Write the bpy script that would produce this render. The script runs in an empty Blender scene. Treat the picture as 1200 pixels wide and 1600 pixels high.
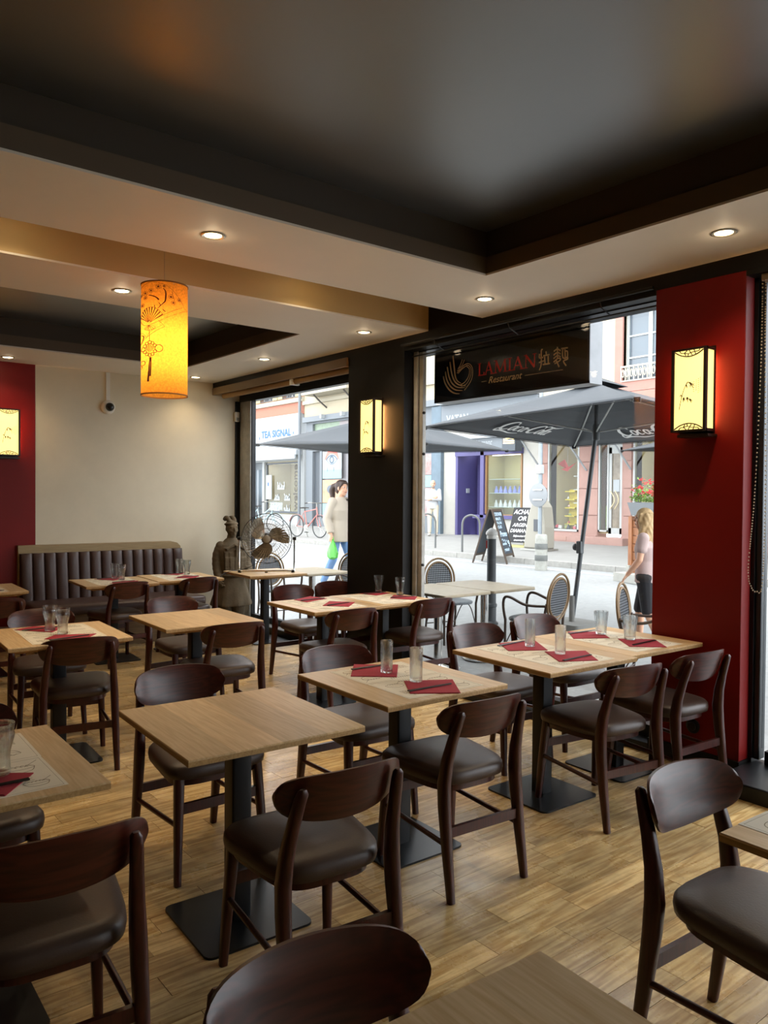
import bpy, bmesh, math, random
from mathutils import Vector, Matrix, Euler
from math import sin, cos, pi, sqrt, radians, atan2, hypot
random.seed(7)
SC = bpy.context.scene
COL = SC.collection

# ------------------------------------------------------------------ camera
cam_d = bpy.data.cameras.new('camera')
cam = bpy.data.objects.new('camera', cam_d); COL.objects.link(cam); SC.camera = cam
F_PX, YAW, PITCH, ROLL, EYE = 1222.18, 0.670399, 0.0191911, 0.0074364, 1.58
cam_d.sensor_fit = 'VERTICAL'; cam_d.sensor_height = 36.0; cam_d.lens = F_PX/1600*36.0
cam_d.clip_start = 0.05; cam_d.clip_end = 300
_F = Vector((-cos(YAW)*cos(PITCH), sin(YAW)*cos(PITCH), -sin(PITCH)))
_R = _F.cross(Vector((0, 0, 1))).normalized(); _U = _R.cross(_F)
_R2 = _R*cos(ROLL)+_U*sin(ROLL); _U2 = _R2.cross(_F)
cam.matrix_world = Matrix(((_R2.x, _U2.x, -_F.x, 0), (_R2.y, _U2.y, -_F.y, 0), (_R2.z, _U2.z, -_F.z, EYE), (0, 0, 0, 1)))

# ------------------------------------------------------------------ sky, exposure
W = bpy.data.worlds.new('sky'); SC.world = W; W.use_nodes = True
wn = W.node_tree.nodes; wl = W.node_tree.links
bg = wn['Background']; bg.inputs[0].default_value = (0.90, 0.95, 1.0, 1); bg.inputs[1].default_value = 3.4
SC.view_settings.view_transform = 'Standard'; SC.view_settings.look = 'None'
SC.view_settings.gamma = 1; SC.view_settings.use_curve_mapping = False
SC.view_settings.exposure = 0.68
SC.cycles.use_denoising = True
SC.cycles.max_bounces = 12; SC.cycles.transparent_max_bounces = 16; SC.cycles.diffuse_bounces = 6
SC.cycles.sample_clamp_indirect = 6.0
SC.cycles.caustics_reflective = False; SC.cycles.caustics_refractive = False
WARM = (1.0, 0.77, 0.50)
DOWN_W = 24.0      # one recessed ceiling lamp
SCONCE_E = 3.8
LANTERN_W = 3.2

# ------------------------------------------------------------------ materials
def srgb(h):
    if isinstance(h, str):
        h = h.lstrip('#'); h = [int(h[i:i+2], 16) for i in (0, 2, 4)]   # or a plain 0-255 triple
    f = lambda x: x/12.92 if x <= 0.04045 else ((x+0.055)/1.055)**2.4
    return tuple(f(x/255) for x in h)+(1,)
MATS = {}
def nodes(name):
    m = bpy.data.materials.new(name); m.use_nodes = True
    nt = m.node_tree
    return m, nt, nt.nodes, nt.links, nt.nodes['Principled BSDF']
def pbr(name, col, rough=.5, metal=0, spec=.5, var=0, vscale=6, bump=0, bscale=60, coat=0, sub=0, world=False):
    if name in MATS: return MATS[name]
    m, nt, N, L, b = nodes(name)
    c = srgb(col); b.inputs['Base Color'].default_value = c
    b.inputs['Roughness'].default_value = rough; b.inputs['Metallic'].default_value = metal
    b.inputs['Specular IOR Level'].default_value = spec
    if coat: b.inputs['Coat Weight'].default_value = coat; b.inputs['Coat Roughness'].default_value = .15
    if var or bump:
        tc = N.new('ShaderNodeTexCoord')
        src = tc.outputs['Object']
        if world: g = N.new('ShaderNodeNewGeometry'); src = g.outputs['Position']
    if var:
        n = N.new('ShaderNodeTexNoise'); n.inputs['Scale'].default_value = vscale; n.inputs['Detail'].default_value = 6; n.inputs['Roughness'].default_value = .65
        L.new(src, n.inputs['Vector'])
        r = N.new('ShaderNodeMapRange'); r.inputs[1].default_value = .3; r.inputs[2].default_value = .7
        r.inputs[3].default_value = 1-var; r.inputs[4].default_value = 1+var
        L.new(n.outputs['Fac'], r.inputs[0])
        mx = N.new('ShaderNodeMix'); mx.data_type = 'RGBA'; mx.blend_type = 'MULTIPLY'; mx.inputs[0].default_value = 1
        mx.inputs[6].default_value = c; L.new(r.outputs[0], mx.inputs[7]); L.new(mx.outputs[2], b.inputs['Base Color'])
    if bump:
        n2 = N.new('ShaderNodeTexNoise'); n2.inputs['Scale'].default_value = bscale; n2.inputs['Detail'].default_value = 4
        L.new(src, n2.inputs['Vector'])
        bp = N.new('ShaderNodeBump'); bp.inputs['Strength'].default_value = bump; bp.inputs['Distance'].default_value = .004
        L.new(n2.outputs['Fac'], bp.inputs['Height']); L.new(bp.outputs[0], b.inputs['Normal'])
    MATS[name] = m; return m
def wood(name, light, dark, rough=.4, along='X', scale=1.0, rings=.5, tone=.15, strips=0, bump=.08, island=False, coat=0, stain=0):
    if name in MATS: return MATS[name]
    m, nt, N, L, b = nodes(name)
    tc = N.new('ShaderNodeTexCoord'); oi = N.new('ShaderNodeObjectInfo')
    rnd = oi.outputs['Random']
    if island:
        g0 = N.new('ShaderNodeNewGeometry'); rnd = g0.outputs['Random Per Island']
    def math_(op, a, bb=None, v=None):
        n = N.new('ShaderNodeMath'); n.operation = op
        if hasattr(a, 'links'): L.new(a, n.inputs[0])
        else: n.inputs[0].default_value = a
        if bb is not None:
            if hasattr(bb, 'links'): L.new(bb, n.inputs[1])
            else: n.inputs[1].default_value = bb
        return n.outputs[0]
    vec = tc.outputs['Object']
    seed = rnd
    if strips:
        sp = N.new('ShaderNodeSeparateXYZ'); L.new(vec, sp.inputs[0])
        idx = math_('FLOOR', math_('DIVIDE', sp.outputs['Y' if along == 'X' else 'X'], strips))
        wn_ = N.new('ShaderNodeTexWhiteNoise'); wn_.noise_dimensions = '1D'
        L.new(math_('ADD', idx, math_('MULTIPLY', rnd, 37.0)), wn_.inputs['W']); seed = wn_.outputs['Value']
    off = N.new('ShaderNodeVectorMath'); off.operation = 'ADD'
    cx = N.new('ShaderNodeCombineXYZ')
    s17 = math_('MULTIPLY', seed, 53.0)
    for i in range(3): L.new(s17, cx.inputs[i])
    L.new(vec, off.inputs[0]); L.new(cx.outputs[0], off.inputs[1])
    mp = N.new('ShaderNodeMapping')
    sc = {'X': (1.1, 15, 15), 'Y': (15, 1.1, 15), 'Z': (15, 15, 1.1)}[along]
    mp.inputs['Scale'].default_value = [x*scale for x in sc]
    L.new(off.outputs[0], mp.inputs['Vector'])
    nz = N.new('ShaderNodeTexNoise'); nz.inputs['Scale'].default_value = 1.0; nz.inputs['Detail'].default_value = 3; nz.inputs['Roughness'].default_value = .5
    L.new(mp.outputs[0], nz.inputs['Vector'])
    # cathedral figure: contour lines of the stretched noise
    ct = math_('SINE', math_('MULTIPLY', nz.outputs['Fac'], 52.0))
    ct = math_('MULTIPLY_ADD', ct, .5); ct.node.inputs[2].default_value = .5
    nf = N.new('ShaderNodeTexNoise'); nf.inputs['Scale'].default_value = 9.0; nf.inputs['Detail'].default_value = 6
    L.new(mp.outputs[0], nf.inputs['Vector'])
    mixf = math_('ADD', math_('MULTIPLY', ct, rings), math_('MULTIPLY', nf.outputs['Fac'], 1-rings*.5))
    cr = N.new('ShaderNodeMapRange'); cr.inputs[1].default_value = .25; cr.inputs[2].default_value = 1.0; L.new(mixf, cr.inputs[0])
    mx = N.new('ShaderNodeMix'); mx.data_type = 'RGBA'; mx.inputs[6].default_value = srgb(dark); mx.inputs[7].default_value = srgb(light)
    L.new(cr.outputs[0], mx.inputs[0])
    tr = N.new('ShaderNodeMapRange'); tr.inputs[3].default_value = 1-tone; tr.inputs[4].default_value = 1+tone; L.new(seed, tr.inputs[0])
    m2 = N.new('ShaderNodeMix'); m2.data_type = 'RGBA'; m2.blend_type = 'MULTIPLY'; m2.inputs[0].default_value = 1
    L.new(mx.outputs[2], m2.inputs[6]); L.new(tr.outputs[0], m2.inputs[7])
    out = m2.outputs[2]
    if stain:
        g = N.new('ShaderNodeNewGeometry')
        ns = N.new('ShaderNodeTexNoise'); ns.inputs['Scale'].default_value = 2.2; ns.inputs['Detail'].default_value = 8; ns.inputs['Roughness'].default_value = .7
        L.new(g.outputs['Position'], ns.inputs['Vector'])
        sr = N.new('ShaderNodeMapRange'); sr.inputs[1].default_value = .35; sr.inputs[2].default_value = .65; sr.inputs[3].default_value = 1-stain; sr.inputs[4].default_value = 1.08
        L.new(ns.outputs['Fac'], sr.inputs[0])
        m3 = N.new('ShaderNodeMix'); m3.data_type = 'RGBA'; m3.blend_type = 'MULTIPLY'; m3.inputs[0].default_value = 1
        L.new(out, m3.inputs[6]); L.new(sr.outputs[0], m3.inputs[7]); out = m3.outputs[2]
        rr = N.new('ShaderNodeMapRange'); rr.inputs[1].default_value = .3; rr.inputs[2].default_value = .7; rr.inputs[3].default_value = rough+.14; rr.inputs[4].default_value = rough-.06
        L.new(ns.outputs['Fac'], rr.inputs[0]); L.new(rr.outputs[0], b.inputs['Roughness'])
    else:
        b.inputs['Roughness'].default_value = rough
    L.new(out, b.inputs['Base Color'])
    if coat: b.inputs['Coat Weight'].default_value = coat; b.inputs['Coat Roughness'].default_value = .2
    if bump:
        bp = N.new('ShaderNodeBump'); bp.inputs['Strength'].default_value = bump; bp.inputs['Distance'].default_value = .003
        L.new(mixf, bp.inputs['Height']); L.new(bp.outputs[0], b.inputs['Normal'])
    MATS[name] = m; return m
def emit(name, col, strength, base=None):
    if name in MATS: return MATS[name]
    m, nt, N, L, b = nodes(name)
    b.inputs['Base Color'].default_value = srgb(base or col); b.inputs['Roughness'].default_value = .6
    b.inputs['Emission Color'].default_value = srgb(col); b.inputs['Emission Strength'].default_value = strength
    MATS[name] = m; return m
def pane(name='window glass', tint=(1, 1, 1), gloss=1.0):
    if name in MATS: return MATS[name]
    m, nt, N, L, b = nodes(name); N.remove(b)
    t = N.new('ShaderNodeBsdfTransparent'); t.inputs[0].default_value = tint+(1,)
    g = N.new('ShaderNodeBsdfGlossy'); g.inputs['Roughness'].default_value = .02
    ge = N.new('ShaderNodeNewGeometry'); dp = N.new('ShaderNodeVectorMath'); dp.operation = 'DOT_PRODUCT'
    L.new(ge.outputs['Normal'], dp.inputs[0]); L.new(ge.outputs['Incoming'], dp.inputs[1])
    def mth(op, x, y=None):
        n = N.new('ShaderNodeMath'); n.operation = op; L.new(x, n.inputs[0])
        if y is not None: n.inputs[1].default_value = y
        return n.outputs[0]
    ab_ = mth('ABSOLUTE', dp.outputs['Value']); iv = mth('MULTIPLY_ADD', ab_, -1.0); iv.node.inputs[2].default_value = 1.0
    fz = mth('MULTIPLY_ADD', mth('POWER', iv, 5.0), .96*gloss); fz.node.inputs[2].default_value = .04*gloss
    mu = fz.node
    mx = N.new('ShaderNodeMixShader'); L.new(mu.outputs[0], mx.inputs[0]); L.new(t.outputs[0], mx.inputs[1]); L.new(g.outputs[0], mx.inputs[2])
    L.new(mx.outputs[0], N['Material Output'].inputs[0])
    MATS[name] = m; return m
def tumbler_glass():
    m, nt, N, L, b = nodes('drinking glass'); N.remove(b)
    g = N.new('ShaderNodeBsdfGlass'); g.inputs['IOR'].default_value = 1.45; g.inputs['Roughness'].default_value = 0.0
    g.inputs[0].default_value = (.97, .98, .98, 1)
    t = N.new('ShaderNodeBsdfTransparent'); t.inputs[0].default_value = (.93, .95, .95, 1)
    mx = N.new('ShaderNodeMixShader'); mx.inputs[0].default_value = .55
    L.new(t.outputs[0], mx.inputs[1]); L.new(g.outputs[0], mx.inputs[2]); L.new(mx.outputs[0], N['Material Output'].inputs[0])
    return m

M_CREAM = pbr('cream wall paint', '#d6ccb4', .7, var=.06, vscale=1.5, bump=.15, bscale=9)
M_WHITE = pbr('white ceiling paint', '#e6e0d4', .6, var=.03, vscale=1.2)
M_TAN = pbr('tan fascia paint', '#c2a672', .55, var=.04, vscale=2)
M_TAUPE = pbr('taupe fascia paint', '#5a4c3b', .6)
M_TAUPE2 = pbr('dark taupe fascia paint', '#3a3229', .6)
M_CEIL = pbr('black satin ceiling paint', '#2a2c2d', .42, spec=1.0, bump=.06, bscale=120, var=.08, vscale=5, coat=1.0)
M_CEIL.node_tree.nodes['Principled BSDF'].inputs['Coat Roughness'].default_value = .36; M_CEIL.node_tree.nodes['Principled BSDF'].inputs['Coat IOR'].default_value = 2.0
M_BLACK = pbr('black satin paint', '#0a0908', .5, spec=.3, var=.1, vscale=4)
M_BLACKM = pbr('black powder coated steel', '#121316', .38, metal=.3, var=.15, vscale=9)
M_BASE = pbr('black steel base plate', '#14181c', .3, metal=.4, var=.2, vscale=7)
M_RED = pbr('deep red wall paint', '#760502', .5, spec=.3, var=.06, vscale=2.5, bump=.1, bscale=20)
M_STEEL = pbr('brushed aluminium', '#a9a8a2', .35, metal=.85, var=.1, vscale=12)
M_CHROME = pbr('polished chrome', '#d0d0ce', .15, metal=1)
M_FLOOR = wood('oak floorboards', '#e4c78e', '#a8824c', .25, along='Y', scale=.75, rings=.42, tone=.22, bump=.08, stain=.4)
M_FLOORJ = wood('oak floorboards beyond', '#dfc28b', '#a07c48', .25, along='Y', scale=.75, rings=.34, tone=.22, bump=.08, stain=.4, island=True)
M_OAK = wood('oak veneer tabletop', '#dcc096', '#bd9a68', .36, along='X', scale=.9, rings=.28, tone=.15, strips=.175, bump=.06)
M_OAKE = wood('oak tabletop edge', '#b9945f', '#94703f', .5, along='X', scale=1.2, rings=.3, tone=.1, bump=.05)
M_MAHOG = wood('dark stained beech', '#4a1c12', '#280b05', .32, along='Z', scale=1.0, rings=.25, tone=.12, bump=.04, coat=.1)
M_MAHOGB = wood('dark stained plywood back', '#4c1e13', '#2c0e07', .34, along='Y', scale=.8, rings=.4, tone=.12, bump=.05, coat=.1)
for _m_ in (M_MAHOG, M_MAHOGB): _m_.node_tree.nodes['Principled BSDF'].inputs['Specular IOR Level'].default_value = .4
M_LEATHER = pbr('brown leatherette', '#3d2d24', .42, var=.1, vscale=9, bump=.12, bscale=160)
M_LEATHER2 = pbr('brown leatherette of the bench', '#46322c', .38, var=.08, vscale=5, bump=.1, bscale=140)
M_BENCHW = wood('pale laminate board', '#a48e66', '#8b7550', .5, along='Y', scale=.7, rings=.2, tone=.05)
M_PAPER = pbr('printed paper', '#e4dcc8', .8, var=.04, vscale=9)
M_PRINT = pbr('brown printing ink', '#8d8066', .8)
M_NAPKIN = pbr('red paper napkin', '#a02434', .85, var=.06, vscale=20, bump=.2, bscale=90)
M_STICK = pbr('black lacquer', '#1b1512', .35)
M_GLASS = tumbler_glass()
M_PANE = pane(gloss=.5)
M_PANE2 = pane('shop glass', (.96, .98, .98), .6)
M_TERRA = pbr('grey brown terracotta', '#584b37', .9, var=.25, vscale=7, bump=.5, bscale=45)
M_RATTAN = wood('rattan cane', '#8c7048', '#5a4226', .45, along='Z', scale=2, rings=.3, tone=.1)
M_WEAVE = pbr('grey woven seat', '#6d7478', .6, var=.35, vscale=60, bump=.5, bscale=90)
M_DKFRAME = pbr('dark brown tube', '#3a2c22', .4)

# ------------------------------------------------------------------ mesh builder
class MB:
    def __init__(s): s.v = []; s.f = []
    def add(s, v, f):
        o = len(s.v); s.v += [tuple(p) for p in v]; s.f += [tuple(i+o for i in q) for q in f]; return s
    def box(s, c, d, rz=0, tilt=None):
        x, y, z = (k/2 for k in d); R = Matrix.Rotation(rz, 3, 'Z')
        if tilt is not None: R = R @ tilt
        P = [Vector(c)+R @ Vector((sx*x, sy*y, sz*z)) for sx in (-1, 1) for sy in (-1, 1) for sz in (-1, 1)]
        return s.add(P, [(0, 1, 3, 2), (4, 6, 7, 5), (0, 4, 5, 1), (2, 3, 7, 6), (0, 2, 6, 4), (1, 5, 7, 3)])
    def b(s, x0, x1, y0, y1, z0, z1):
        return s.box(((x0+x1)/2, (y0+y1)/2, (z0+z1)/2), (abs(x1-x0), abs(y1-y0), abs(z1-z0)))
    def loft(s, rings, cap=True, closed=True):
        n = len(rings[0]); o = len(s.v)
        for r in rings: s.v += [tuple(p) for p in r]
        for i in range(len(rings)-1):
            for j in range(n if closed else n-1):
                a, b_ = o+i*n+j, o+i*n+(j+1) % n
                s.f.append((a, b_, b_+n, a+n))
        if cap:
            s.f.append(tuple(o+j for j in range(n-1, -1, -1))); s.f.append(tuple(o+(len(rings)-1)*n+j for j in range(n)))
        return s
    def sweep(s, path, secs, n=8, ref=(0, 1, 0), power=1.0, cap=True, closed=False):
        """path of points; secs list of (a, b) half widths: a along ref-perp 'side', b along the other"""
        P = [Vector(p) for p in path]; rings = []
        if not isinstance(secs, list): secs = [secs]*len(P)
        for i, p in enumerate(P):
            if closed: t = P[(i+1) % len(P)]-P[i-1]
            else: t = P[min(i+1, len(P)-1)]-P[max(i-1, 0)]
            t.normalize(); r = Vector(ref)
            if abs(t.dot(r)) > .98: r = Vector((0, 0, 1)) if abs(t.z) < .9 else Vector((1, 0, 0))
            e1 = (r-t*r.dot(t)).normalized(); e2 = t.cross(e1)
            q = secs[i]; a, b_ = q if isinstance(q, (tuple, list)) else (q, q)
            ring = []
            for k in range(n):
                th = 2*pi*(k+.5)/n; c, d = cos(th), sin(th)
                ring.append(p+e1*(a*math.copysign(abs(c)**power, c))+e2*(b_*math.copysign(abs(d)**power, d)))
            rings.append(ring)
        if closed: rings.append(rings[0]); cap = False
        return s.loft(rings, cap)
    def lathe(s, prof, n=24, c=(0, 0, 0), M=None, close=False):
        rings = []
        for r, z in prof:
            ring = [Vector((r*cos(2*pi*k/n), r*sin(2*pi*k/n), z)) for k in range(n)]
            if M is not None: ring = [M @ p for p in ring]
            rings.append([p+Vector(c) for p in ring])
        if close: rings.append(rings[0])
        return s.loft(rings, cap=not close)
    def prism(s, poly, o, ex, ey, th):
        o, ex, ey = Vector(o), Vector(ex), Vector(ey); nn = ex.cross(ey).normalized()*th
        n = len(poly); A_ = [o+ex*p[0]+ey*p[1] for p in poly]
        return s.add(A_+[p+nn for p in A_], [tuple(range(n-1, -1, -1)), tuple(range(n, 2*n))]+[(i, (i+1) % n, n+(i+1) % n, n+i) for i in range(n)])
    def stroke(s, pts, w, o, ex, ey, th=.001, fn=None, smooth=0, closed=False):
        """a flat inked line of width w (number or list) in the plane o, ex, ey"""
        if smooth: pts, w = spline(pts, smooth, w, closed)
        n = len(pts)
        if not isinstance(w, list): w = [w]*n
        L, R = [], []
        for i in range(n):
            if closed: a, b_ = pts[i-1], pts[(i+1) % n]
            else: a, b_ = pts[max(i-1, 0)], pts[min(i+1, n-1)]
            dx, dy = b_[0]-a[0], b_[1]-a[1]; l = hypot(dx, dy) or 1
            nx, ny = -dy/l*w[i]/2, dx/l*w[i]/2
            L.append((pts[i][0]+nx, pts[i][1]+ny)); R.append((pts[i][0]-nx, pts[i][1]-ny))
        o, ex, ey = Vector(o), Vector(ex), Vector(ey); nn = ex.cross(ey).normalized()
        g = fn or (lambda p, h: o+ex*p[0]+ey*p[1]+nn*h)
        base = len(s.v)
        for i in range(n):
            s.v += [tuple(g(L[i], 0)), tuple(g(R[i], 0)), tuple(g(R[i], th)), tuple(g(L[i], th))]
        for i in range(n if closed else n-1):
            a, c = base+4*i, base+4*((i+1) % n)
            s.f += [(a+3, a+2, c+2, c+3), (a, a+3, c+3, c), (a+2, a+1, c+1, c+2)]
        return s
    def text(s, body, o, ex, ey, size, shear=0, weight=0, th=.002, align='LEFT', width=None, sx=1):
        cu = bpy.data.curves.new('t', 'FONT'); cu.body = body; cu.size = 1; cu.shear = shear; cu.offset = weight; cu.align_x = 'LEFT'
        cu.resolution_u = 3; cu.extrude = 0
        ob = bpy.data.objects.new('t', cu); COL.objects.link(ob)
        dg = bpy.context.evaluated_depsgraph_get(); me = bpy.data.meshes.new_from_object(ob.evaluated_get(dg))
        vs = [v.co.copy() for v in me.vertices]; fs = [tuple(p.vertices) for p in me.polygons]
        bpy.data.objects.remove(ob); bpy.data.curves.remove(cu); bpy.data.meshes.remove(me)
        if not vs: return s
        x0 = min(v.x for v in vs); x1 = max(v.x for v in vs)
        k = size; kx = size*sx
        if width: kx = width/(x1-x0)
        shift = {'LEFT': 0, 'CENTER': -(x1-x0)/2, 'RIGHT': -(x1-x0)}[align]
        o, ex, ey = Vector(o), Vector(ex), Vector(ey); nn = ex.cross(ey).normalized()
        return s.add([o+ex*((v.x-x0+shift)*kx)+ey*(v.y*k)+nn*th for v in vs], fs)
def spline(pts, sub, w, closed=False):
    n = len(pts); out = []; ow = []
    wl_ = w if isinstance(w, list) else [w]*n
    rng = range(n if closed else n-1)
    for i in rng:
        if closed: p = [pts[(i+k) % n] for k in (-1, 0, 1, 2)]; q = [wl_[i], wl_[(i+1) % n]]
        else: p = [pts[min(max(i+k, 0), n-1)] for k in (-1, 0, 1, 2)]; q = [wl_[i], wl_[i+1]]
        for k in range(sub):
            t = k/sub; a = []
            for d in range(len(pts[0])):
                p0, p1, p2, p3 = (x[d] for x in p)
                a.append(.5*(2*p1+(p2-p0)*t+(2*p0-5*p1+4*p2-p3)*t*t+(3*p1-p0-3*p2+p3)*t**3))
            out.append(tuple(a)); ow.append(q[0]+(q[1]-q[0])*t)
    if not closed: out.append(tuple(pts[-1])); ow.append(wl_[-1])
    return out, ow

# ------------------------------------------------------------------ objects
def mesh_of(name, mb, mat, smooth=35):
    me = bpy.data.meshes.new(name); me.from_pydata(mb.v, [], mb.f); me.update()
    bm = bmesh.new(); bm.from_mesh(me); bmesh.ops.recalc_face_normals(bm, faces=bm.faces); bm.to_mesh(me); bm.free()
    me.materials.append(mat)
    if smooth:
        me.polygons.foreach_set('use_smooth', [True]*len(me.polygons)); me.set_sharp_from_angle(angle=radians(smooth))
    return me
def put(name, me, parent=None, loc=None, rz=0, label=None, kind=None):
    o = bpy.data.objects.new(name, me); COL.objects.link(o)
    if parent: o.parent = parent
    if loc is not None: o.location = loc
    if rz: o.rotation_euler = (0, 0, rz)
    if label: o['label'] = label
    if kind: o['kind'] = kind
    return o
def obj(name, mb, mat, parent=None, label=None, kind=None, smooth=35, bevel=0, loc=None, rz=0):
    o = put(name, mesh_of(name, mb, mat, smooth), parent, loc, rz, label, kind)
    if bevel:
        m = o.modifiers.new('edge', 'BEVEL'); m.width = bevel; m.segments = 2; m.limit_method = 'ANGLE'; m.angle_limit = radians(40)
    return o
def tag(o, label, cat, group=None):
    o['label'] = label; o['category'] = cat
    if group: o['group'] = group
    return o
def thing(name, label, cat, loc=(0, 0, 0), rz=0, group=None):
    o = bpy.data.objects.new(name, None); COL.objects.link(o); o.empty_display_size = .1
    o.location = loc; o.rotation_euler = (0, 0, rz); return tag(o, label, cat, group)
def struct(name, mb, mat, parent=None, smooth=0, bevel=0):
    o = obj(name, mb, mat, parent, smooth=smooth, bevel=bevel)
    if not parent: o['kind'] = 'structure'
    return o
def sroot(name):
    o = bpy.data.objects.new(name, None); COL.objects.link(o); o['kind'] = 'structure'; return o
def dup(root, loc, rz=None, label=None, group=None):
    def cp(o, par):
        c = o.copy(); COL.objects.link(c)
        if par: c.parent = par
        for ch in kids.get(o.name, []): cp(ch, c)
        return c
    kids = {}
    def walk(o):
        kids[o.name] = list(o.children)
        for ch in o.children: walk(ch)
    walk(root)
    r = cp(root, None); r.location = loc
    if rz is not None: r.rotation_euler = (0, 0, rz)
    if label: r['label'] = label
    if group: r['group'] = group
    return r
def ngon(n, r, ph=0): return [(r*cos(2*pi*k/n+ph), r*sin(2*pi*k/n+ph)) for k in range(n)]
def rrect(w, h, r, n=4):
    out = []
    for cx, cy, a in ((w/2-r, h/2-r, 0), (-w/2+r, h/2-r, 90), (-w/2+r, -h/2+r, 180), (w/2-r, -h/2+r, 270)):
        for k in range(n+1):
            t = radians(a+90*k/n); out.append((cx+r*cos(t), cy+r*sin(t)))
    return out
def blob(name, adds, mat, parent=None, voxel=.01, smooth=4, label=None, dec=0):
    """one continuous surface out of overlapping rounded masses (voxel remesh, baked)"""
    mb = MB(); adds(mb)
    me = bpy.data.meshes.new('m'); me.from_pydata(mb.v, [], mb.f)
    bm = bmesh.new(); bm.from_mesh(me); bmesh.ops.recalc_face_normals(bm, faces=bm.faces); bm.to_mesh(me); bm.free()
    o = bpy.data.objects.new('m', me); COL.objects.link(o)
    r = o.modifiers.new('r', 'REMESH'); r.mode = 'VOXEL'; r.voxel_size = voxel
    if smooth:
        sm = o.modifiers.new('s', 'SMOOTH'); sm.iterations = smooth; sm.factor = .5
    if dec:
        d = o.modifiers.new('d', 'DECIMATE'); d.ratio = dec
    out = bpy.data.meshes.new_from_object(o.evaluated_get(bpy.context.evaluated_depsgraph_get()))
    bpy.data.objects.remove(o); bpy.data.meshes.remove(me); out.name = name
    out.materials.clear(); out.materials.append(mat)
    out.polygons.foreach_set('use_smooth', [True]*len(out.polygons))
    return put(name, out, parent, label=label)
def ell(mb, c, r, R=None, n=14, m=9):
    rings = []
    for i in range(m+1):
        a = -pi/2+pi*(i+.02*(i == 0)-.02*(i == m))/m
        ring = []
        for k in range(n):
            p = Vector((r[0]*cos(a)*cos(2*pi*k/n), r[1]*cos(a)*sin(2*pi*k/n), r[2]*sin(a)))
            if R is not None: p = R @ p
            ring.append(p+Vector(c))
        rings.append(ring)
    mb.loft(rings)
def limb(mb, path, rad, n=12): mb.sweep(path, [r if isinstance(r, tuple) else (r, r) for r in rad], n=n, ref=(1, 0, 0)); ell(mb, path[0], (_m(rad[0]),)*3); ell(mb, path[-1], (_m(rad[-1]),)*3)
def _m(r): return (r[0]+r[1])/2 if isinstance(r, tuple) else r
def gz(y):
    """street level outside, rising gently away from the restaurant"""
    P = [(4.3, -.06), (5.6, -.05), (6.6, .10), (7.2, .13), (9, .16), (12.25, .22), (12.3, .33), (16.5, .45), (60, .5)]
    for (a, za), (b_, zb) in zip(P, P[1:]):
        if y <= b_: return za+(zb-za)*max(0, (y-a))/(b_-a)
    return .5
# ================================================================== ROOM SHELL
XL, XR, YB, YF = -8.8, 3.5, -2.6, 4.3
ZS = 2.95          # underside of the dropped ceiling
# ---- floor: a base slab, 300 single boards, the rest joined
floor = sroot('floor')
obj('subfloor', MB().b(XL-.1, XR+.1, YB-.1, 4.5, -.12, -.006), pbr('dark joint filler', '#2a1f12', .8), floor, smooth=0)
rows = []
rf = random.Random(11)
x = XL
while x < XR-.02:
    y = YB-rf.uniform(0, .5)
    while y < 4.5:
        l = rf.choice((.36, .42, .48, .54, .60, .66))
        a, b_ = max(y, YB), min(y+l, 4.5)
        if b_-a > .03: rows.append((x, a, b_, l if (a == y and b_ == y+l) else None))
        y += l
    x += .12
PLANK = {}
def plank_me(l):
    if l not in PLANK:
        mb = MB(); h = .06-.0009; e = .0002; k = l/2-.0008
        mb.loft([[(-h, -k, -.006), (h, -k, -.006), (h, k, -.006), (-h, k, -.006)], [(-h, -k, -e), (h, -k, -e), (h, k, -e), (-h, k, -e)],
                 [(-h+e, -k+e, 0), (h-e, -k+e, 0), (h-e, k-e, 0), (-h+e, k-e, 0)]])
        PLANK[l] = mesh_of('plank', mb, M_FLOOR, 0)
    return PLANK[l]
def seen(px, py):
    d = Vector((px, py, -EYE)); w = d.dot(_F)
    if w < .3: return 0
    u = 600+F_PX*d.dot(_R2)/w; v = 800-F_PX*d.dot(_U2)/w
    return 1/w if -40 < u < 1240 and v < 1680 else 0
rows.sort(key=lambda r: -seen(r[0]+.06, (r[1]+r[2])/2))
cnt = 0; rest = MB()
for (px, a, b_, l) in rows:
    if cnt < 298 and l and seen(px+.06, (a+b_)/2):
        put('plank', plank_me(l), floor, (px+.06, (a+b_)/2, rf.uniform(-.0006, .0006))); cnt += 1
    else:
        rest.b(px+.0008, px+.1192, a+.0008, b_-.0008, -.006, rf.uniform(-.0006, .0004))
o = obj('boards', rest, M_FLOORJ, floor, smooth=0, kind='stuff')

# ---- walls
wl_ = sroot('wall_left')
obj('cream_wall', MB().b(XL-.2, XL, YB, 4.72, 0, 3.3), M_CREAM, wl_, smooth=0)
obj('red_panel', MB().b(XL, XL+.006, YB, 2.256, 0, ZS), M_RED, wl_, smooth=0, label='deep red painted section of the wall')
struct('baseboard_left', MB().b(XL+.002, XL+.018, 3.9, 4.5, 0, .07), M_BLACK)
struct('wall_back', MB().b(XL-.2, XR+.2, YB-.2, YB, 0, 3.4), M_TAUPE)
struct('wall_right', MB().b(XR, XR+.2, YB, 4.72, 0, 3.4), M_CREAM)
wf = sroot('wall_front')
obj('header', MB().b(XL-.2, XR+.2, YF, 4.75, 2.86, 3.5).b(-5.16, XR+.2, YF+.002, 4.52, 2.83, 2.86), M_BLACK, wf, smooth=0)
obj('black_pillar', MB().b(-5.97, -5.16, YF, 4.46, 0, 2.86).b(-5.97, -5.75, 4.46, 4.74, 0, 2.86), M_BLACK, wf, smooth=0, label='matt black pillar between two windows')
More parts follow.
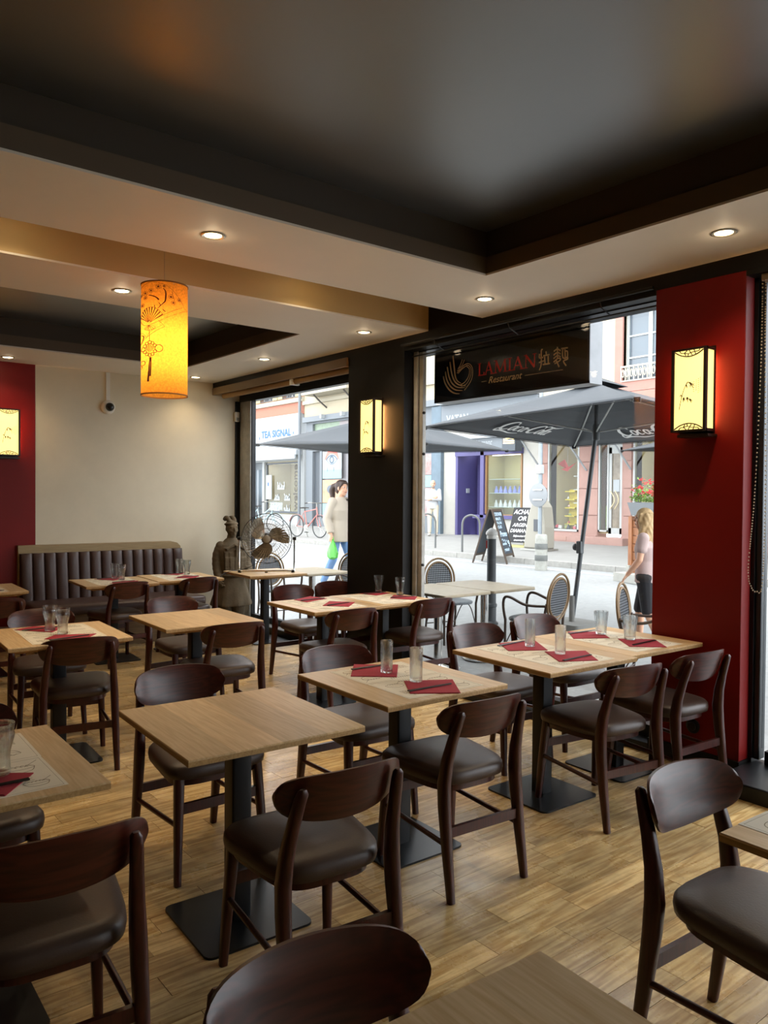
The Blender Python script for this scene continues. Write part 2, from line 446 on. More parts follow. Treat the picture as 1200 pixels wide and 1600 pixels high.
obj('red_pillar', MB().b(-2.75, -2.187, YF, 4.52, .1, 2.86), M_RED, wf, smooth=0, bevel=.004, label='deep red pillar beside the door')
obj('pillar_plinth', MB().b(-2.76, -2.18, YF-.012, 4.5, 0, .1).b(-5.98, -5.15, YF-.012, 4.5, 0, .1), M_BLACK, wf, smooth=0)
# ---- dropped ceiling frames with recessed black centres
ce = sroot('ceiling')
T = .11
sof = [(-4.235, -3.42, YB, YF), (-3.42, 2.4, 3.5, YF), (2.4, XR, YB, YF), (-3.42, 2.4, YB, -1.7),
       (-5.65, -4.853, YB, YF), (XL, -7.9, YB, YF), (-7.9, -5.65, 3.56, YF), (-7.9, -5.65, YB, -1.7)]
for (a, b_, c, d) in sof:
    obj('soffit', MB().b(a, b_, c, d, ZS, ZS+.012), M_WHITE, ce, smooth=0)
def fascia(x0, x1, y0, y1, z0, z1, t, m, off=0):
    """four inner faces round an opening"""
    for (a, b_, c, d) in ((x0-t-off, x0-off, y0-off, y1+off), (x1+off, x1+t+off, y0-off, y1+off), (x0-off, x1+off, y1+off, y1+t+off), (x0-off, x1+off, y0-t-off, y0-off)):
        obj('fascia', MB().b(a, b_, c, d, z0, z1), m, ce, smooth=0)
for (x0, x1, y0, y1) in ((-3.42, 2.4, -1.7, 3.5), (-7.9, -5.65, -1.7, 3.56)):
    fascia(x0, x1, y0, y1, ZS+.012, ZS+.112, .03, M_TAUPE)
    fascia(x0, x1, y0, y1, ZS+.112, ZS+.30, .02, M_TAUPE2, .012)
    obj('recessed_centre', MB().b(x0-.1, x1+.1, y0-.1, y1+.1, ZS+.272, ZS+.30), M_CEIL, ce, smooth=0, label='black recessed ceiling centre')
obj('channel_side', MB().b(-4.875, -4.853, YB, YF, ZS+.012, 3.25), M_TAN, ce, smooth=0, label='tan side face of the lamp channel')
obj('channel_side', MB().b(-4.235, -4.215, YB, YF, ZS+.012, 3.25), M_TAN, ce, smooth=0)
obj('channel_top', MB().b(-4.9, -4.2, YB, YF, 3.2, 3.24), M_TAN, ce, smooth=0)
obj('roof_slab', MB().b(XL-.2, XR+.2, YB-.2, 4.75, 3.26, 3.4), M_BLACK, ce, smooth=0)

# ---- windows
M_FRAME = pbr('weathered metal window frame', '#a3a29c', .5, metal=.15, var=.2, vscale=10)
w1 = sroot('window_1')
obj('frame', MB().b(XL+.02, XL+.28, 4.66, 4.74, .1, 2.75), M_FRAME, w1, smooth=0, bevel=.006, label='grey metal left jamb')
obj('gasket', MB().b(XL, XL+.02, 4.6, 4.74, .1, 2.75).b(XL+.28, XL+.295, 4.68, 4.73, .1, 2.75), M_BLACKM, w1, smooth=0)
obj('frame', MB().b(-6.03, -5.95, 4.68, 4.74, .1, 2.8), M_FRAME, w1, smooth=0)
obj('frame', MB().b(XL, -5.95, 4.68, 4.74, .07, .14), M_BLACKM, w1, smooth=0, label='black bottom rail')
obj('frame', MB().b(XL, -5.95, 4.66, 4.74, 2.74, 2.87), M_BLACKM, w1, smooth=0)
obj('sill', MB().b(XL, -5.96, 4.56, 4.74, -.1, .07), pbr('grey stone ledge', '#8d8b88', .5, var=.1), w1, smooth=0)
obj('sill_nosing', MB().b(XL, -5.97, 4.53, 4.565, 0, .075), M_BLACKM, w1, smooth=0)
obj('pane', MB().b(XL+.295, -6.03, 4.705, 4.713, .14, 2.75), M_PANE, w1, smooth=0)
w2 = sroot('window_2')
obj('frame', MB().b(-5.155, -5.10, 4.40, 4.48, .1, 2.84).b(-5.098, -5.052, 4.42, 4.46, .1, 2.84), M_FRAME, w2, smooth=0, bevel=.006, label='grey metal left jamb')
for z in (.55, .68, 1.0, 1.95, 2.3):
    obj('bolt', MB().lathe([(.012, -.012), (.013, 0), (.008, .008)], 8, (-5.035, 4.415, z), Matrix.Rotation(pi/2, 3, 'X')), M_BLACKM, w2)
obj('frame', MB().b(-2.80, -2.74, 4.42, 4.5, .1, 2.84), M_FRAME, w2, smooth=0)
obj('frame', MB().b(-5.155, -2.74, 4.41, 4.5, .06, .14), M_BLACKM, w2, smooth=0)
obj('frame', MB().b(-5.155, -2.74, 4.41, 4.5, 2.822, 2.86), M_BLACKM, w2, smooth=0)
obj('sill', MB().b(-5.155, -2.74, 4.3, 4.5, -.1, .06), M_BLACKM, w2, smooth=0)
obj('pane', MB().b(-5.06, -2.8, 4.452, 4.460, .14, 2.822), M_PANE, w2, smooth=0)
d1 = sroot('door_1')
obj('door_post', MB().b(-2.187, -2.165, 4.40, 4.5, .06, 2.86), M_BLACKM, d1, smooth=0)
obj('frame', MB().b(-2.165, -2.132, 4.42, 4.49, .1, 2.86), pbr('dark grey door frame', '#33373b', .35, metal=.4), d1, smooth=0, bevel=.006)
obj('pane', MB().b(-2.132, -.72, 4.452, 4.460, .16, 2.8), M_PANE, d1, smooth=0)
obj('frame', MB().b(-.72, -.64, 4.42, 4.5, .1, 2.86).b(-2.1, -.64, 4.42, 4.49, .08, .16), M_BLACKM, d1, smooth=0)
obj('threshold', MB().b(-2.18, XR, 4.02, 4.5, -.05, .085), M_BLACKM, d1, smooth=0, bevel=.008)
obj('door_pull', MB().sweep([(-2.0, 4.40, .98), (-1.96, 4.36, .98), (-.9, 4.36, .98), (-.8, 4.4, .98)], .012), M_STEEL, d1)
w3 = sroot('window_3')
obj('pane', MB().b(-.64, XR, 4.452, 4.460, .16, 2.8), M_PANE, w3, smooth=0)
obj('frame', MB().b(1.4, 1.47, 4.42, 4.5, .1, 2.86).b(-.64, XR, 4.42, 4.49, .08, .16).b(-.64, XR, 4.42, 4.49, 2.8, 2.86), M_BLACKM, w3, smooth=0)

# blind box over the left window
bl = thing('roller_blind', 'brown boxed roller blind rolled up over the left window', 'blind', (-7.38, YF, 2.8))
obj('cassette', MB().b(-1.40, 1.40, -.02, .12, .0, .085), pbr('brown blind cassette', '#7d6648', .5), bl, smooth=0, bevel=.004)
obj('rolled_fabric', MB().sweep([(-1.22, .05, -.02), (.35, .05, -.02)], .034, 14), pbr('tan blind cloth', '#8f6f43', .8), bl)
obj('rolled_fabric', MB().sweep([(.40, .05, -.02), (1.40, .05, -.02)], .034, 14), pbr('tan blind cloth', '#8f6f43', .8), bl)
obj('bracket', MB().b(.355, .395, .0, .1, -.06, .0), pbr('white plastic', '#dcdad2', .5), bl, smooth=0)
bb = thing('bamboo_blind', 'half raised bamboo blind with bead chain beside the red pillar', 'blind', (-1.44, 4.37, 2.62))
for k in range(6):
    obj('slat', MB().b(-.64, .66, -.008, .008, .13-.048*k, .172-.048*k), wood('bamboo slat', '#b08a56', '#7d5c34', .5, along='X', tone=.3), bb, smooth=0)
obj('head_rail', MB().b(-.68, .68, -.035, .035, .175, .24), pbr('brown blind cassette', '#7d6648', .5), bb, smooth=0)
obj('bottom_rail', MB().b(-.64, .66, -.016, .016, -.16, -.115), pbr('brown blind rail', '#6d5534', .5), bb, smooth=0)
ch = MB()
pth, _ = spline([(-.67, -.04, .17), (-.672, -.04, -.3), (-.69, -.05, -1.0), (-.72, -.05, -1.42), (-.70, -.05, -1.53), (-.67, -.05, -1.55), (-.64, -.05, -1.5), (-.635, -.04, -1.0), (-.65, -.04, -.2), (-.652, -.04, .17)], 30, 1)
tot = 0
for i in range(0, len(pth)):
    if i == 0 or (Vector(pth[i])-Vector(last)).length > .0125:
        ell(ch, pth[i], (.0048,)*3, n=5, m=3); last = pth[i]
obj('bead_chain', ch, pbr('beige plastic beads', '#b9ab94', .4), bb, kind='stuff')
rp = thing('curtain_pole', 'black steel pole on hangers under the header of the middle window', 'pole', (-3.98, 4.25, 2.86))
obj('rod', MB().sweep([(-1.16, 0, .005), (1.24, 0, .005)], .011, 10), M_BLACKM, rp)
obj('lower_rod', MB().sweep([(-1.16, .12, -.075), (1.24, .12, -.075)], .006, 8), M_BLACKM, rp)
for k in (-.75, .05, .85):
    obj('hanger', MB().sweep([(k, .0, .005), (k, .02, -.04), (k, .12, -.075)], .005, 6), M_BLACKM, rp)
    obj('hook', MB().sweep([(k, 0, .0), (k, .05, .02)], .006, 6), M_BLACKM, rp)

# ---- small things on the walls
cc = thing('security_camera', 'white dome security camera with trunking on the cream wall', 'camera', (XL, 3.02, 2.56))
RX = Matrix.Rotation(pi/2, 3, 'Y')
obj('housing', MB().lathe([(.075, 0), (.078, .02), (.07, .04), (.055, .052)], 24, M=RX), pbr('white plastic', '#dcdad2', .5), cc)
obj('dome', MB().lathe([(.048, .05), (.045, .066), (.035, .083), (.018, .094), (.002, .097)], 20, (0, .008, 0), RX), pbr('smoked dome', '#101114', .08), cc)
obj('trunking', MB().b(0, .02, -.022, .022, .07, .385), pbr('white plastic', '#dcdad2', .5), cc, smooth=0)
sn = thing('wall_sensor', 'small white sensor with thin cable trunking near the left window', 'sensor', (XL, 4.61, 2.56))
obj('casing', MB().b(0, .05, -.03, .03, -.06, .06), pbr('white plastic', '#dcdad2', .5), sn, smooth=0, bevel=.008)
obj('lens', MB().b(.05, .054, -.018, .018, -.05, -.01), pbr('sensor lens', '#8b8a86', .2), sn, smooth=0)
obj('trunking', MB().b(0, .012, -.008, .008, -1.75, -.06), pbr('white plastic', '#dcdad2', .5), sn, smooth=0)
so = thing('wall_socket', 'black round socket low on the red pillar', 'socket', (-2.464, YF, .24))
obj('plate', MB().lathe([(.042, 0), (.044, .006), (.03, .014)], 20, M=Matrix.Rotation(pi/2, 3, 'X')), M_BLACKM, so)
obj('insert', MB().lathe([(.026, .012), (.024, .018), (.01, .016)], 16, M=Matrix.Rotation(pi/2, 3, 'X')), M_STICK, so)

# ---- recessed lamps
def downlight(x, y, z, label, e=1.0, group='recessed ceiling lamps'):
    t = thing('downlight', label, 'lamp', (x, y, z), group=group)
    obj('trim_ring', MB().lathe([(.05, 0), (.062, -.001), (.064, -.005), (.058, -.008), (.046, -.004)], 24, close=True), pbr('satin steel ring', '#b8b4aa', .3, metal=.8), t)
    obj('bulb', MB().lathe([(.046, -.002), (.03, -.006), (.004, -.007)], 18), emit('warm lamp', '#ffe2a8', 14), t)
    l = bpy.data.lights.new('beam', 'SPOT'); l.energy = DOWN_W*e; l.color = WARM; l.spot_size = radians(125); l.spot_blend = .9; l.shadow_soft_size = .04
    lo = bpy.data.objects.new('beam', l); COL.objects.link(lo); lo.parent = t; lo.location = (0, 0, -.02)
    g = bpy.data.lights.new('halo', 'POINT'); g.energy = .22*e; g.color = WARM; g.shadow_soft_size = .03
    go = bpy.data.objects.new('halo', g); COL.objects.link(go); go.parent = t; go.location = (0, 0, -.035)
for (x, y, lab) in ((-3.81, 1.86, 'recessed lamp on the near left beam, above the paper lantern side'), (-3.82, 3.9, 'recessed lamp in the corner of the near ceiling frame'),
                    (-2.09, 3.87, 'recessed lamp over the red pillar and door'), (-5.23, 1.89, 'recessed lamp behind the paper lantern on the far frame'),
                    (-5.23, 3.92, 'recessed lamp in front of the black pillar'), (-6.9, 3.93, 'recessed lamp over the left window blind'),
                    (-8.47, 3.92, 'recessed lamp nearest the cream wall and window'), (-8.49, 1.92, 'recessed lamp above the red wall panel')):
    downlight(x, y, ZS, lab, .45 if x < -8 else 1)
for (x, y) in ((-4.55, 1.1), (-4.55, 3.05)):
    downlight(x, y, 3.2, 'recessed lamp up in the tan ceiling channel, hidden by the beam', .9, 'channel lamps')
for (x, y) in ((-3.81, -.1), (-5.23, -.1), (-8.49, -.1), (2.95, 1.9), (0, 3.9), (2.95, -.1), (-1, -2.1)):
    downlight(x, y, ZS, 'recessed ceiling lamp in the part of the room behind the camera', .15, 'lamps behind the camera')
# ================================================================== TABLES
def tabletop(w, d):
    mb = MB(); a, b_ = w/2, d/2
    R = lambda k, z: [(-a+k, -b_+k, z), (a-k, -b_+k, z), (a-k, b_-k, z), (-a+k, b_-k, z)]
    top = MB().loft([R(0, -.006), R(0, -.002), R(.002, 0)])
    mb.loft([R(.075, -.048), R(.004, -.024), R(0, -.022), R(0, -.006)])
    return top, mb
TW, TD = .70, .67
_t, _e = tabletop(TW, TD)
ME_TOP = mesh_of('tabletop', _t, M_OAK, 0); ME_EDGE = mesh_of('edge', _e, M_OAKE, 0)
ME_POLE = mesh_of('pole', MB().prism(rrect(.078, .078, .008), (0, 0, .008), (1, 0, 0), (0, 1, 0), .694), M_BLACKM, 30)
ME_BASE = mesh_of('base_plate', MB().prism(rrect(.42, .42, .03), (0, 0, 0), (1, 0, 0), (0, 1, 0), .009), M_BASE, 30)
ME_SPID = mesh_of('bracket', MB().b(-.2, .2, -.025, .025, .69, .703).b(-.025, .025, -.2, .2, .69, .703), M_BLACKM, 0)
def table(x, y, rz, label, group=None, pole=(0, 0)):
    t = thing('restaurant_table', label, 'table', (x, y, 0), radians(rz), group)
    tp = put('tabletop', ME_TOP, t, (0, 0, .75)); put('edge', ME_EDGE, tp)
    put('pole', ME_POLE, t, pole+(0,)); put('base_plate', ME_BASE, t, pole+(0,)); put('bracket', ME_SPID, t)
    return t
TABLES = {
 'front': (-2.615, 1.385, -2.5, 'bare oak table in front with no mats or glasses on it'),
 'straight': (-2.737, 2.272, -1.5, 'oak table with two tall straight glasses, between the bare front table and the window pair'),
 'pair near': (-2.735, 3.262, -2, 'inner table of the joined pair by the red pillar, two straight glasses on it'),
 'pair far': (-2.750, 3.935, -2, 'table of the joined pair touching the red pillar, two flared glasses on it'),
 'mid bare': (-4.945, 2.29, -2, 'bare oak table in the middle row, before the bench tables'),
 'two curved': (-4.86, 1.375, -3, 'single oak table with two curved glasses and red napkins in front of the bench'),
 'no glasses': (-5.02, 3.385, -1, 'inner table of the joined pair by the black pillar, napkins but no glasses'),
 'black pillar': (-5.03, 3.985, -1, 'table of the joined pair touching the black pillar, two curved glasses on it'),
 'left corner': (-2.610, .455, -1, 'oak table at the lower left edge with a curved glass on printed mats'),
 'right edge': (-.632, 2.185, -2, 'oak table at the right edge, a corner of a mat on it'),
 'bottom': (-.60, .76, -3, 'bare oak table corner at the bottom edge of the photo'),
 'bench near': (-7.50, 2.63, -4, 'bench table with two curved glasses, the end nearer the red panel'),
 'bench far': (-7.545, 3.325, -4, 'bench table with two curved glasses, the end nearer the statue'),
 'left red': (-7.52, 1.46, -2, 'table before the red wall panel at the left edge'),
 'fan': (-7.50, 4.29, -4, 'bare oak table carrying the floor fan by the left window'),
}
for k, (x, y, r, lab) in TABLES.items():
    t_ = table(x, y, r, lab)
    if k in ('no glasses', 'black pillar'): t_.scale = (1, .885, 1)     # the shallower pair by the pillar
ZT = .7503
# ================================================================== CHAIRS (front faces local +x)
def chair_parts():
    P = []
    # seat cushion
    def outline(s, z, n=40):
        out = []
        for k in range(n):
            th = 2*pi*k/n; c, d = cos(th), sin(th)
            px = .225*math.copysign(abs(c)**.45, c); py = math.copysign(abs(d)**.5, d)
            w = .212+.03*(px/.225)
            out.append((.012+px*s, w*py*s, z))
        return out
    seat = MB().loft([outline(.93, .422), outline(.985, .428), outline(1.0, .447), outline(.99, .466), outline(.94, .479), outline(.8, .486), outline(.5, .49), outline(.12, .491)])
    P.append(('seat', mesh_of('seat', seat, M_LEATHER, 60)))
    fr = MB(); A_, B_ = outline(.9, .395), outline(.84, .395)
    fr.loft([[(p[0], p[1], .43) for p in outline(.86, 0)], [(p[0], p[1], .393) for p in outline(.86, 0)], [(p[0], p[1], .393) for p in outline(.76, 0)], [(p[0], p[1], .425) for p in outline(.76, 0)]])
    P.append(('seat_frame', mesh_of('seat_frame', fr, M_MAHOG, 40)))
    for s in (-1, 1):
        back = MB().sweep([(-.272, s*.196, 0), (-.242, s*.194, .2), (-.222, s*.192, .36), (-.216, s*.190, .45), (-.226, s*.184, .54), (-.250, s*.176, .63), (-.276, s*.168, .71), (-.288, s*.163, .738), (-.289, s*.162, .748)],
                          [(.015, .015), (.019, .021), (.021, .027), (.021, .029), (.019, .025), (.017, .02), (.016, .017), (.015, .013), (.008, .006)], n=12, power=.6)
        P.append(('leg', mesh_of('leg', back, M_MAHOG, 50)))
        front = MB().sweep([(.215, s*.2, 0), (.198, s*.19, .22), (.178, s*.178, .43)], [(.014, .014), (.018, .018), (.021, .021)], n=12, power=.55)
        P.append(('leg', mesh_of('leg', front, M_MAHOG, 50)))
        st = MB().sweep([(-.238, s*.194, .215), (.198, s*.19, .235)], .0105, 10)
        P.append(('stretcher', mesh_of('stretcher', st, M_MAHOG, 50)))
    P.append(('front_rail', mesh_of('front_rail', MB().box((.190, 0, .30), (.017, .365, .042)), M_MAHOG, 0)))
    P.append(('rear_rail', mesh_of('rear_rail', MB().box((-.236, 0, .262), (.017, .37, .04)), M_MAHOG, 0)))
    # curved plywood back
    mb = MB(); NX, NZ = 26, 7; W_ = .217; t = .009
    def surf(u, v, side):
        h = (1-abs(u)**10)**.5 if abs(u) < 1 else 0
        top = .783-.016*u*u; bot = .617+.036*u*u
        mid = (top+bot)/2; hz = (top-bot)/2*h
        z = mid+hz*v
        xx = -.27+.02*u*u*u*u+.048*u*u-(z-.70)*.34
        return (xx+side*t*(1-.5*max(0, abs(v)-.8)/.2*1), W_*u, z)
    us = [sin(-pi/2+pi*i/NX)*.9995 for i in range(NX+1)]
    for side in (1, -1):
        o = len(mb.v)
        for u in us:
            for j in range(NZ+1): mb.v.append(surf(u, -1+2*j/NZ, side))
        for i in range(NX):
            for j in range(NZ):
                a = o+i*(NZ+1)+j; q = (a, a+NZ+1, a+NZ+2, a+1); mb.f.append(q if side > 0 else q[::-1])
    n1 = (NX+1)*(NZ+1)
    for i in range(NX):
        for j in (0, NZ):
            a, b_ = i*(NZ+1)+j, (i+1)*(NZ+1)+j; mb.f.append((a, b_, b_+n1, a+n1))
    for j in range(NZ):
        for i in (0, NX):
            a, b_ = i*(NZ+1)+j, i*(NZ+1)+j+1; mb.f.append((a, b_, b_+n1, a+n1))
    P.append(('backrest', mesh_of('backrest', mb, M_MAHOGB, 50)))
    return P
CP = chair_parts()
def chair(x, y, deg, label, group='dark wooden restaurant chairs'):
    t = thing('dining_chair', label, 'chair', (x, y, 0), radians(deg), group)
    for n, m in CP: put(n, m, t)
    return t
# (seat centre x, y, heading) - heading 180 faces the bench wall, 0 faces the camera's side
def chair_at_back(bx, by, ang, face, label):
    """bx, by: middle of the backrest; ang: measured turn of the back line"""
    a = radians(-ang)+(0 if face > 0 else pi)
    chair(bx+.205*cos(a), by+.205*sin(a), degrees_(a), label)
def degrees_(a): return a*180/pi
B = 'dark wooden chair '
CH = [
 (-1.935, 1.365, 5, -1, B+'pulled up to the bare front table, its back to the camera'),
 (-3.385, 1.500, 0, 1, B+'behind the bare front table, backrest standing above the tabletop'),
 (-2.245, 2.285, 4, -1, B+'at the near side of the table with two straight glasses'),
 (-3.365, 2.365, 3, 1, B+'on the far side of the table with two straight glasses'),
 (-2.245, 3.315, 9, -1, B+'at the inner table of the pair by the red pillar, near side'),
 (-3.45, 3.50, 1, 1, B+'at the far side of the inner table of the red pillar pair'),
 (-2.228, 3.905, 4, -1, B+'right beside the red pillar, near side of the pair'),
 (-3.500, 4.115, 2, 1, B+'behind the two flared glasses, against the middle window'),
 (-4.500, 2.345, 5, -1, B+'on the near side of the bare middle row table'),
 (-5.800, 2.500, -4, 1, B+'on the bench side of the bare middle row table'),
 (-4.545, 1.400, 9, -1, B+'on the near side of the single table with two curved glasses'),
 (-5.690, 1.500, 6, 1, B+'on the bench side of the single table with two curved glasses'),
 (-4.570, 3.325, 4, -1, B+'on the near side of the table with napkins but no glasses'),
 (-4.660, 4.180, 3, -1, B+'on the near side of the table touching the black pillar'),
 (-5.975, 3.715, -2, 1, B+'on the window side of the table with napkins but no glasses'),
 (-6.02, 4.20, 0, 1, B+'against the black pillar on the far side of its table'),
 (-7.165, 2.640, -5, -1, B+'facing the bench at the table end nearer the red panel'),
 (-7.190, 3.360, -8, -1, B+'facing the bench at the table end nearer the statue'),
 (-6.60, 1.40, 3, -1, B+'at the table before the red wall panel, cut by the left edge'),
 (-3.231, .543, 0, 1, B+'on the far side of the lower left table, only its end showing'),
 (-1.975, .560, 4, -1, B+'at the near side of the lower left table, cut by the frame'),
 (-1.095, .748, 6, 1, B+'nearest the camera, just its rounded back at the bottom edge'),
 (-1.205, 2.141, 3, 1, B+'standing alone at the right edge table, its back to the window pair'),
]
for c in CH: chair_at_back(*c)

# ================================================================== ON THE TABLES
# printed mats: two per table, each with sketches of bowls and lines of small type
def mat_print():
    mb = MB(); O, EX, EY = (0, 0, .0006), (0, 1, 0), (-1, 0, 0)   # reads from the diner's side
    r = random.Random(3)
    S = lambda p, w=.0016, c=False, sm=4: mb.stroke(p, w, O, EX, EY, .0002, smooth=sm, closed=c)
    S([(-.2, -.14), (.2, -.14), (.2, .14), (-.2, .14)], .0012, True, 1)
    for cx, cy, k in ((-.12, .075, 1), (.12, .07, 1.15), (-.02, -.085, .9), (.14, -.08, .8)):
        S([(cx+.045*k*cos(t*pi/8), cy+.014*k*sin(t*pi/8)) for t in range(16)], .002, True, 2)
        S([(cx-.045*k, cy), (cx-.032*k, cy-.03*k), (cx, cy-.04*k), (cx+.032*k, cy-.03*k), (cx+.045*k, cy)], .0024)
        for q in range(5): S([(cx-.03*k+.014*q*k, cy+.006), (cx-.02*k+.012*q*k, cy+.018*k), (cx-.012*k+.014*q*k, cy+.004)], .0018)
        S([(cx+.02*k, cy+.004), (cx+.06*k, cy+.045*k)], .002, sm=1)
    for bx, by, n in ((-.17, -.03, 6), (-.045, .05, 7), (.03, .02, 6), (-.15, -.075, 5), (.06, -.02, 5)):
        for i in range(n):
            x0 = bx
            while x0 < bx+.07:
                l = r.uniform(.006, .016); mb.stroke([(x0, by-.0085*i), (x0+l, by-.0085*i)], .0028, O, EX, EY, .0002); x0 += l+.004
    for i in range(9):   # a bold heading
        mb.stroke([(-.06+.013*i, .108), (-.056+.013*i, .128)], .0042, O, EX, EY, .0002)
        mb.stroke([(-.06+.013*i, .118), (-.052+.013*i, .118)], .003, O, EX, EY, .0002)
    return mb
ME_MAT = mesh_of('placemat', MB().b(-.15, .15, -.21, .21, 0, .0006), M_PAPER, 0)
ME_PRINT = mesh_of('print', mat_print(), M_PRINT, 0)
def placemat(x, y, deg, label):
    o = put('placemat', ME_MAT, None, (x, y, ZT), radians(deg)); tag(o, label, 'placemat', 'printed paper placemats')
    put('print', ME_PRINT, o, label='brown printed sketches and type')
mats = [('straight', .02, 'on the table with two straight tall glasses, window row'), ('pair near', 0, 'on the inner table of the pair by the red pillar'),
        ('pair far', -.01, 'on the table touching the red pillar'), ('two curved', .01, 'on the single table with two curved glasses'),
        ('no glasses', .0, 'on the table of the black pillar pair without glasses'), ('black pillar', -.02, 'on the table touching the black pillar'),
        ('left corner', .02, 'on the lower left table'), ('bench near', 0, 'on the bench table end nearer the red panel'),
        ('bench far', 0, 'on the bench table end nearer the statue'), ('left red', -.02, 'on the table before the red wall panel'), ('right edge', -.04, 'on the table at the right edge')]
for k, dy, lab in mats:
    x, y, r, _ = TABLES[k]
    for s in (-1, 1):
        rr = radians(r+random.uniform(-1, 1)); dx = .152*s+(-.046 if k == 'right edge' else .004)
        who = 'near half' if s > 0 else 'far half'
        placemat(x+dx*cos(rr)-dy*sin(rr), y+dx*sin(rr)+dy*cos(rr), r+(0 if s > 0 else 180)+random.uniform(-.8, .8), 'printed paper placemat, %s, %s' % (who, lab))
NAPS = {
 'table with two straight glasses': [[(-3.106,2.280),(-2.904,2.114),(-2.767,2.277),(-2.965,2.447)], [(-2.690,2.254),(-2.498,2.129),(-2.378,2.308),(-2.577,2.448)]],
 'inner table of the red pillar pair': [[(-3.071,3.275),(-2.885,3.153),(-2.769,3.342),(-3.001,3.506)], [(-2.757,3.298),(-2.538,3.153),(-2.438,3.340),(-2.635,3.494)]],
 'table touching the red pillar': [[(-3.083,3.908),(-2.907,3.739),(-2.792,3.934),(-2.960,4.068)], [(-2.752,3.953),(-2.562,3.794),(-2.427,3.951),(-2.606,4.107)]],
 'table without glasses': [[(-5.336,3.315),(-5.155,3.327),(-5.256,3.587),(-5.446,3.545)], [(-4.917,3.309),(-4.764,3.446),(-4.945,3.637),(-5.102,3.501)]],
 'table touching the black pillar': [[(-5.364,3.99),(-5.176,4.03),(-5.229,4.222),(-5.350,4.191)], [(-4.960,4.0),(-4.78,4.115),(-4.922,4.262),(-5.108,4.161)]],
 'single table with two curved glasses': [[(-5.125,1.192),(-4.906,1.353),(-5.085,1.480),(-5.191,1.319)], [(-4.700,1.251),(-4.529,1.410),(-4.709,1.552),(-4.800,1.338)]],
 'bench table end nearer the red panel': [[(-7.770,2.535),(-7.551,2.647),(-7.671,2.811),(-7.828,2.773)], [(-7.319,2.530),(-7.199,2.704),(-7.400,2.841),(-7.477,2.714)]],
 'bench table end nearer the statue': [[(-7.850,3.251),(-7.701,3.370),(-7.834,3.510),(-7.910,3.427)], [(-7.421,3.207),(-7.309,3.371),(-7.480,3.514),(-7.628,3.412)]],
 'lower left table': [[(-2.452,.623),(-2.312,.514),(-2.403,.403),(-2.549,.491)], [(-2.90,.640),(-2.72,.560),(-2.80,.42),(-2.93,.47)]],
 'table before the red panel': [[(-7.66,1.63),(-7.50,1.53),(-7.60,1.38),(-7.75,1.48)], [(-7.32,1.63),(-7.2,1.50),(-7.32,1.38),(-7.45,1.48)]],
}
for k, L in NAPS.items():
    for i, q in enumerate(L):
        cx = sum(p[0] for p in q)/4; cy = sum(p[1] for p in q)/4
        mb = MB(); loc = [(p[0]-cx, p[1]-cy) for p in q]
        if sum(loc[j][0]*loc[(j+1) % 4][1]-loc[(j+1) % 4][0]*loc[j][1] for j in range(4)) < 0: loc = loc[::-1]
        A_ = [(p[0], p[1], .0) for p in loc]; Bq = [(p[0], p[1], .0016+.0012*(j % 2)) for j, p in enumerate(loc)]
        mb.loft([A_, Bq])
        fold = [(loc[j][0]*.965, loc[j][1]*.965) for j in range(3)]
        mb.prism(fold, (0, 0, .0022), (1, 0, 0), (0, 1, 0), .0012)
        o = obj('napkin', mb, M_NAPKIN, loc=(cx, cy, ZT+.0009)); tag(o, 'folded red paper napkin, %s half of the %s' % ('near' if cx == max(sum(p[0] for p in w)/4 for w in L) else 'far', k), 'napkin', 'red paper napkins')
STK = {
 'table with two straight glasses': [((-2.997,2.189),(-2.99,2.426)), ((-2.519,2.136),(-2.510,2.376))],
 'inner table of the red pillar pair': [((-2.994,3.188),(-3.014,3.431)), ((-2.526,3.169),(-2.537,3.413))],
 'table touching the red pillar': [((-3.013,3.831),(-2.998,4.070)), ((-2.563,3.829),(-2.574,4.069))],
 'table without glasses': [((-5.229,3.319),(-5.261,3.559)), ((-4.885,3.336),(-4.932,3.573))],
 'table touching the black pillar': [((-5.290,3.99),(-5.292,4.211)), ((-4.969,4.02),(-4.934,4.257))],
 'single table with two curved glasses': [((-5.045,1.218),(-5.073,1.455)), ((-4.614,1.257),(-4.667,1.495))],
 'bench table end nearer the red panel': [((-7.740,2.555),(-7.800,2.790)), ((-7.334,2.561),(-7.393,2.798))],
 'bench table end nearer the statue': [((-7.812,3.271),(-7.855,3.509)), ((-7.444,3.258),(-7.474,3.498))],
 'lower left table': [((-2.391,.583),(-2.395,.369)), ((-2.82,.60),(-2.84,.37))],
 'table before the red panel': [((-7.6,1.58),(-7.61,1.36)), ((-7.26,1.60),(-7.30,1.38))],
}
stick = MB().sweep([(-.12, -.0055, .004), (.12, -.004, .0035)], [.0032, .0022], 6)
stick2 = MB().sweep([(-.12, .0045, .004), (.12, .003, .0035)], [.0032, .0022], 6)
MS1, MS2 = mesh_of('stick', stick, M_STICK), mesh_of('stick', stick2, M_STICK)
for k, L in STK.items():
    for (a, b_) in L:
        t = thing('chopsticks', 'black chopsticks on the %s napkin, %s' % ('near' if a[0] == max(w[0][0] for w in L) else 'far', k), 'chopsticks', ((a[0]+b_[0])/2, (a[1]+b_[1])/2, ZT+.0045), atan2(b_[1]-a[1], b_[0]-a[0]), 'black chopsticks')
        put('stick', MS1, t); put('stick', MS2, t)
